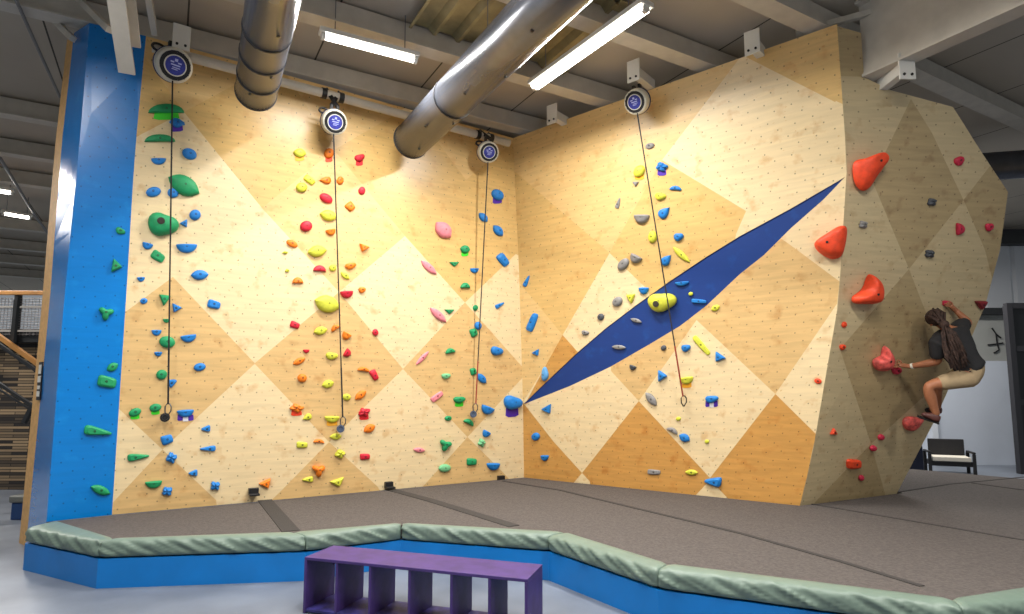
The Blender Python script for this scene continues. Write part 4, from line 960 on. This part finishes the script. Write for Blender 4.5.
# corrugated metal above
bm = bmesh.new(); z0_ = zg; z1_ = PY(990, 246, YR+.2).z; prev = None; n = 120
for i in range(n+1):
    x = x0-2+(xr-x0+2)*i/n; y = YR+.2+(.04 if (i % 10) < 1 else 0); cur = [bm.verts.new((x, y, z0_)), bm.verts.new((x, y, z1_))]
    if prev: bm.faces.new([prev[0], cur[0], cur[1], prev[1]])
    prev = cur
o = struct(obj('wall_rear_cladding', bm, mat('white_cladding', (206, 210, 216), .45))); s_m = o.modifiers.new('s', 'SOLIDIFY'); s_m.thickness = .02
bm = bmesh.new(); obox(bm, ((x0-2+xr)/2, YR+.5, (z1_+ZC)/2+.05), ((xr-x0+2)/2, 0, 0), (0, .05, 0), (0, 0, (ZC-z1_)/2+.0)); struct(obj('wall_rear_upper', bm, mat('dark_cladding', (70, 70, 74), .6)))
bm = bmesh.new(); beam(bm, (x0-1, YR-.1, zg+.0), (xr, YR-.1, zg), .2, .16); tag(obj('wall_girt', bm, DKST), 'dark horizontal steel girt below the white cladding at far right', 'girt')
bm = bmesh.new(); beam(bm, (x0-1, YR+.05, z1_+.12), (xr, YR+.05, z1_+.12), .2, .24); tag(obj('wall_girt', bm, DKST), 'dark horizontal steel girt above the white cladding at far right', 'girt')
# dark upright frame at the right edge
DOOR = mat('dark_frame', (46, 46, 50), .5)
YD = 13.0
def dfr(x): return PY(x, 478, YD)
xL = PY(1013, 400, YD).x; zf = PY(1005, 306, YD).z
root = thing('dark_door_frame', 'dark steel door frame with panes at the right edge of the picture', 'door frame', (xL, YD, 0))
bm = bmesh.new(); beam(bm, (xL+.05, YD, 0), (xL+.05, YD, zf), .12, .12, up=Vector((1, 0, 0))); rel(obj('jamb', bm, DOOR), root)
bm = bmesh.new(); beam(bm, (xL+1.45, YD, 0), (xL+1.45, YD, zf), .12, .12, up=Vector((1, 0, 0))); rel(obj('jamb', bm, DOOR), root)
bm = bmesh.new()
for z in (zf, zf*.74, zf*.42, .12): beam(bm, (xL, YD, z), (xL+1.5, YD, z), .10, .12)
rel(obj('crossbar', bm, DOOR), root)
bm = bmesh.new(); obox(bm, (xL+.75, YD+.02, zf/2), (.7, 0, 0), (0, .02, 0), (0, 0, zf/2-.02)); rel(obj('door_leaf', bm, mat('near_black_panel', (24, 25, 28), .35)), root)
# painted mark on the grey wall
bm = bmesh.new(); c = PY(997, 340, YR-.0)
strokes = [[(992, 328), (996, 334), (997, 342), (999, 350)], [(988, 345), (996, 344), (1003, 343)], [(996, 334), (1001, 338)], [(999, 350), (994, 353)]]
for st_ in strokes: tube(bm, [PY(x, y, YR-.01) for x, y in st_], .018, 6)
tag(obj('wall_ornament', bm, DARKM), 'small dark twig-like ornament on the grey rear wall right of the climber', 'ornament')
# loveseat
LS = mat('black_rattan', (26, 25, 28), .6, bump=.4, bscale=60); CUSH = mat('cream_cushion', (214, 208, 194), .8)
yl = 12.9; pl = PZ(929, 471, 0); 
def LP(px, py, y=yl): return PY(px, py, y)
xa_ = LP(928.5, 460).x; xb_ = xa_+.82; zbk = LP(955, 440).z; zar = LP(930, 451).z; zse = LP(940, 460).z
zse = max(zse, .3)
root = thing('loveseat', 'black rattan two-seat bench with cream cushion against the white wall', 'sofa', (xa_, yl, 0))
def lb_(nm, x0, x1, y0, y1, z0, z1, m): 
    bm = bmesh.new(); obox(bm, ((x0+x1)/2, (y0+y1)/2, (z0+z1)/2), ((x1-x0)/2, 0, 0), (0, (y1-y0)/2, 0), (0, 0, (z1-z0)/2)); return rel(bevel(obj(nm, bm, m), .012), root)
lb_('backrest', xa_+.1, xb_-.08, yl+.5, yl+.57, zse-.05, zbk, LS)
lb_('seat', xa_+.04, xb_-.04, yl+.02, yl+.52, zse-.12, zse-.02, LS)
lb_('cushion', xa_+.08, xb_-.08, yl+.0, yl+.48, zse-.02, zse+.07, CUSH)
for xx in (xa_, xb_-.06):
    lb_('armrest', xx, xx+.06, yl, yl+.52, zar-.04, zar, LS)
    lb_('leg', xx, xx+.06, yl, yl+.05, 0, zar-.04, LS); lb_('leg', xx, xx+.06, yl+.5, yl+.55, 0, zar-.04, LS)
root.rotation_euler.z = math.radians(-24)
for ch in root.children: ch.matrix_parent_inverse = Matrix.Translation(-Vector((xa_, yl, 0)))
# navy padded block at the end of the overhang
bm = bmesh.new(); a = PY(906, 455, 12.2); bq = PY(928, 468, 12.2)
obox(bm, ((a.x+bq.x)/2-.3, 12.6, .32), ((bq.x-a.x)/2+.3, 0, 0), (0, .3, 0), (0, 0, .32)); root = obj('navy_cabinet', bm, mat('navy_fabric', (28, 34, 58), .7)); bevel(root, .03, 3)
tag(root, 'low navy padded block between the overhang foot and the black loveseat', 'block')
# ---------------------------------------------------------------- climber
SKIN = mat('tanned_skin', (172, 112, 78), .5, var=.05, vscale=20); SHIRT = mat('charcoal_cotton', (40, 40, 42), .85, bump=.25, bscale=25, var=.1); SHORT = mat('khaki_cotton', (172, 150, 116), .85, bump=.3, bscale=22, var=.06); HAIR = mat('dark_brown_hair', (64, 46, 38), .8, bump=.5, bscale=60, var=.5, vscale=30); SHOE = mat('brown_shoe', (86, 48, 42), .5); SOLE = mat('black_rubber', (24, 22, 22), .6)
ph, nh = normal_at(RA, RR, 897, 368); pf, nf = normal_at(RA, RR, 915, 418); pu, nu = normal_at(RA, RR, 948, 307)
def onw(px, py, off):   # point on the line of sight, standing off the wall by off
    p, n = normal_at(RA, RR, px, py); d = (p-CAM).normalized(); return p-d*(off/abs(d.dot(n)))
dW = ph.y
print('CLIMB', ph, pf, pu, nh)
handL = onw(900, 365, .10); wristL = onw(909.5, 366.5, .13)
handR = onw(951, 306, .07); wristR = onw(955, 310, .12)
toe = onw(919, 415, .16)
yb = min(ph.y, pf.y)-.42
pelv = PY(973, 371, yb); chest = PY(953, 343, yb+.03); neck = PY(947, 329, yb+.05); belly = PY(963, 358, yb-.0)
shL = PY(936, 344, yb-.02); shR = PY(961, 325, yb+.18); elR = PY(969.5, 323.5, yb+.20); elL = PY(938.5, 361.5, yb+.05)
wristR = PY(956.5, 311, yb+.30); handR = PY(951.5, 306.5, yb+.27)
hipL = PY(969, 377, yb-.05); hipR = PY(975, 368, yb+.12)
knL = PY(927, 386, yb+.05); anL = PY(937, 416, yb+.10)
knR = onw(937, 387, .16); anR = onw(938, 409, .14)
head = PY(936, 319, yb+.08)
root = thing('person', 'climber with long dreadlocks, black t-shirt and khaki shorts clinging to the overhang', 'person', (pelv.x, pelv.y, 0))
def skin(name, V, E, m, sub=2, roots=(0,)):
    me = bpy.data.meshes.new(name); me.from_pydata([v[0] for v in V], E, []); me.update()
    o = link(name, me, m)
    sk = o.modifiers.new('skin', 'SKIN'); sk.use_smooth_shade = True
    for i, v in enumerate(V):
        r = v[1] if isinstance(v[1], tuple) else (v[1], v[1]); me.skin_vertices[0].data[i].radius = r
        me.skin_vertices[0].data[i].use_root = i in roots
    s = o.modifiers.new('sub', 'SUBSURF'); s.levels = sub; s.render_levels = sub
    return rel(o, root)
def hand(base, wrist, curl, V, E, spread, wi):
    """palm and five curled fingers continuing the arm; appended to the body skeleton"""
    d = (base-wrist).normalized(); s = d.cross(curl).normalized(); i0 = len(V)
    palm = base+d*.02; V.append((palm, (.030, .018))); E.append((wi, i0))
    roots = []
    for f, (sx, ln) in enumerate(((-.030, .068), (-.010, .078), (.010, .074), (.029, .058))):
        j = len(V); r0 = palm+s*sx*.85; k1 = r0+d*ln*.45+s*sx*.25; k2 = k1+d*ln*.22+curl*ln*.30; k3 = k2-d*ln*.04+curl*ln*.30
        V += [(r0, .010), (k1, .0095), (k2, .009), (k3, .008)]; E += [(j, j+1), (j+1, j+2), (j+2, j+3)]; roots.append(j)
    j = len(V); r0 = base-d*.02-s*.025; k1 = r0-s*.028+d*.02; k2 = k1+d*.03+curl*.012; V += [(r0, .012), (k1, .011), (k2, .0095)]; E += [(j, j+1), (j+1, j+2)]; roots.append(j)
    return roots
hn = (head-neck).normalized()
V = [(pelv, (.112, .105)), (belly, (.115, .098)), (chest, (.15, .11)), (neck, (.06, .06)), (neck.lerp(head, .55), (.052, .052)), (head-hn*.02, (.082, .09)), (head+hn*.05, (.088, .098)), (head+hn*.095, (.05, .055)),
 (shL, .066), (shL.lerp(elL, .5), .056), (elL, .046), (elL.lerp(wristL, .35), .046), (wristL, .029),
 (shR, .066), (shR.lerp(elR, .5), .056), (elR, .048), (elR.lerp(wristR, .35), .046), (wristR, .030),
 (hipL, .092), (hipL.lerp(knL, .5), .082), (knL, .064), (knL.lerp(anL, .3), .066), (knL.lerp(anL, .7), .046), (anL, .038),
 (hipR, .092), (hipR.lerp(knR, .5), .08), (knR, .058), (knR.lerp(anR, .3), .055), (anR, .036)]
E = [(0, 1), (1, 2), (2, 3), (3, 4), (4, 5), (5, 6), (6, 7), (2, 8), (8, 9), (9, 10), (10, 11), (11, 12), (2, 13), (13, 14), (14, 15), (15, 16), (16, 17), (0, 18), (18, 19), (19, 20), (20, 21), (21, 22), (22, 23), (0, 24), (24, 25), (25, 26), (26, 27), (27, 28)]
curlL = (-nh*.8-UP*.25+Vector((-.2, 0, 0))).normalized(); curlR = (-nu*.7+Vector((-.5, 0, 0))-UP*.2).normalized()
rts = [0]+hand(handL, wristL, curlL, V, E, 1, 12)+hand(handR, wristR, curlR, V, E, 1, 17)
body = skin('body', V, E, SKIN, 2, rts)
# t-shirt
up_t = (neck-pelv).normalized()
V = [(pelv.lerp(belly, -.02), (.182, .17)), (pelv.lerp(belly, .45), (.172, .150)), (belly, (.170, .145)), (chest, (.190, .150)), (neck-up_t*.01, (.105, .10)), (shL, .092), (shL.lerp(elL, .55), .084), (shL.lerp(elL, .85), .080), (shR, .092), (shR.lerp(elR, .45), .082), (shR.lerp(elR, .7), .076)]
V[0] = (V[0][0], (.192, .178))
skin('t_shirt', V, [(0, 1), (1, 2), (2, 3), (3, 4), (3, 5), (5, 6), (6, 7), (3, 8), (8, 9), (9, 10)], SHIRT, 2)
V = [(belly.lerp(pelv, .7), (.166, .155)), (pelv+(pelv-belly)*.35, (.168, .158)), (hipL, (.132, .125)), (hipL.lerp(knL, .45), (.108, .10)), (hipL.lerp(knL, .80), (.098, .092)), (hipR, .12), (hipR.lerp(knR, .45), .105), (hipR.lerp(knR, .8), .095)]
skin('shorts', V, [(0, 1), (1, 2), (2, 3), (3, 4), (1, 5), (5, 6), (6, 7)], SHORT, 2)
bm = bmesh.new(); wd_ = (elL-wristL).normalized(); lathe(bm, wristL+wd_*.03, wd_, [(-.012, .030), (-.012, .034), (.012, .035), (.012, .031)], 16); rel(obj('wristband', bm, mat('white_band', (226, 222, 204), .6)), root)
# face on the far side of the head: nose, eyes, ears
fdir = (-nh).normalized(); fdir = (fdir+Vector((-.35, 0, .25))).normalized(); sd_ = fdir.cross(hn).normalized()
bm = bmesh.new(); tube(bm, [head+fdir*.085+hn*.03, head+fdir*.108, head+fdir*.085-hn*.012], [.008, .013, .010], 8); rel(obj('nose', bm, SKIN, smooth=True), root)
for q in (-1, 1):
    bm = bmesh.new(); bmesh.ops.create_uvsphere(bm, u_segments=10, v_segments=8, radius=.012, matrix=Matrix.Translation(head+fdir*.070+sd_*.030*q+hn*.035)); rel(obj('eye', bm, mat('eye_white', (220, 214, 206), .3), smooth=True), root)
    bm = bmesh.new(); bmesh.ops.create_uvsphere(bm, u_segments=10, v_segments=8, radius=.028, matrix=Matrix.Translation(head+sd_*.088*q+hn*.0) @ Matrix.Diagonal((.5, 1, 1.1, 1))); rel(obj('ear', bm, SKIN, smooth=True), root)
bm = bmesh.new(); tube(bm, [head+fdir*.086-hn*.045-sd_*.025, head+fdir*.093-hn*.045, head+fdir*.086-hn*.045+sd_*.025], .006, 6); rel(obj('mouth', bm, mat('lip', (150, 80, 70), .5), smooth=True), root)
# dreadlocks: a cap swept back into a knot and a bundle of long ropes down the back
back = (CAM-head).normalized()
bm = bmesh.new(); rnd = random.Random(5)
bmesh.ops.create_uvsphere(bm, u_segments=20, v_segments=14, radius=.098, matrix=Matrix.Translation(head+hn*.03+back*.02-fdir*.012))
knot = PY(944, 324.5, yb-.10)
for i in range(70):
    a = rnd.uniform(0, 6.28); e = rnd.uniform(.1, 1.35)
    o0 = (hn*math.cos(e)+(sd_*math.cos(a)+back*math.sin(a))*math.sin(e)).normalized()
    if o0.dot(fdir) > .35: continue
    p0 = head+hn*.03+back*.02+o0*.108; p1 = head+hn*.02+back*.03+(o0*.6+(knot-head).normalized()*.6).normalized()*.118
    tube(bm, [p0, p1, knot+Vector((rnd.uniform(-.03, .03), rnd.uniform(-.02, .02), rnd.uniform(-.03, .03)))], [.010, .012, .012], 6)
bmesh.ops.create_uvsphere(bm, u_segments=12, v_segments=8, radius=.052, matrix=Matrix.Translation(knot))
for i in range(46):
    u = rnd.uniform(-1, 1); ln = rnd.uniform(.5, 1.0)
    p = [knot+Vector((rnd.uniform(-.03, .03), rnd.uniform(-.02, .03), rnd.uniform(-.02, .02)))]
    tgt = [(949+u*6.5, 334), (953+u*10, 346), (957+u*11+rnd.uniform(-1.5, 1.5), 356), (961+u*9+rnd.uniform(-3, 3), 368+rnd.uniform(-3, 3))]
    m = 4 if ln > .8 else 3
    for j in range(m): q = tgt[j]; p.append(PY(q[0]+rnd.uniform(-.8, .8), q[1]+rnd.uniform(-1.5, 1.5), yb-.17-rnd.uniform(0, .035)))
    tube(bm, p, [.011]*(len(p)-1)+[.006], 6)
rel(obj('hair', bm, HAIR, smooth=True), root)
# shoes
def shoe(heel, toe_, ank, nm='climbing_shoe'):
    d = (toe_-heel).normalized()
    V = [(heel, (.040, .045)), (heel.lerp(toe_, .35), (.044, .046)), (heel.lerp(toe_, .7), (.046, .034)), (toe_, (.028, .020)), (ank, .044)]
    o = skin(nm, V, [(0, 1), (1, 2), (2, 3), (1, 4)], SHOE, 2)
    dn = (heel.lerp(toe_, .5)-ank); dn = (dn-d*dn.dot(d)).normalized()
    bm = bmesh.new(); s = d.cross(dn).normalized()
    prof = [(-.05, .028), (.0, .036), (.35, .036), (.7, .042), (1.0, .03), (1.12, .008)]
    L_ = (toe_-heel).length; up_ = []; lo_ = []
    for t, w in prof:
        for sg in (-1, 1): (up_ if sg < 0 else lo_).append(heel+d*L_*t+s*w*sg+dn*.036)
    pl_ = up_+lo_[::-1]; A_ = [bm.verts.new(p) for p in pl_]; B_ = [bm.verts.new(p+dn*.014) for p in pl_]
    bm.faces.new(A_); bm.faces.new(B_[::-1]); n_ = len(pl_)
    for i in range(n_): bm.faces.new([A_[i], A_[(i+1) % n_], B_[(i+1) % n_], B_[i]])
    bmesh.ops.recalc_face_normals(bm, faces=bm.faces); sl = obj('sole', bm, SOLE); sl.parent = o
shoe(PY(939.5, 419.5, yb+.10), PY(921, 413.5, yb+.16), anL)
shoe(onw(941, 412, .13), onw(929, 409, .07), anR)
# ---------------------------------------------------------------- light and view
w = bpy.data.worlds.new('hall_ambient'); SC.world = w; w.use_nodes = True
w.node_tree.nodes['Background'].inputs[0].default_value = (.86, .93, 1, 1); w.node_tree.nodes['Background'].inputs[1].default_value = .26
SC.view_settings.view_transform = 'Standard'; SC.view_settings.look = 'None'; SC.view_settings.gamma = 1; SC.view_settings.use_curve_mapping = False
SC.view_settings.exposure = 0.0

def split_islands(o):
    me = o.data; bm = bmesh.new(); bm.from_mesh(me); bm.verts.ensure_lookup_table()
    seen = set(); isl = []
    for v in bm.verts:
        if v.index in seen: continue
        st = [v]; cur = set([v.index])
        while st:
            x = st.pop()
            for e in x.link_edges:
                y = e.other_vert(x)
                if y.index not in cur: cur.add(y.index); st.append(y)
        seen |= cur; isl.append(cur)
    bm.free()
    if len(isl) < 2: return
    for k, keep in enumerate(isl):
        b = bmesh.new(); b.from_mesh(me); b.verts.ensure_lookup_table()
        bmesh.ops.delete(b, geom=[v for v in b.verts if v.index not in keep], context='VERTS')
        m = bpy.data.meshes.new(me.name); b.to_mesh(m); b.free()
        for x in me.materials: m.materials.append(x)
        if k == 0: first = m
        else:
            c = o.copy(); c.data = m; C.objects.link(c)
    o.data = first
SPLIT = ('rivet', 'end_cap', 'hanger', 'joint_ring', 'yoke', 'flange', 'crossbar', 'mid_rail', 'hanging_strap', 'glowing_tube')
for o in list(C.objects):
    if o.type == 'MESH' and o.parent and (o.name.split('.')[0] in SPLIT or (o.name.startswith('bolt') and o.parent.name.startswith('wall_bracket'))): split_islands(o)
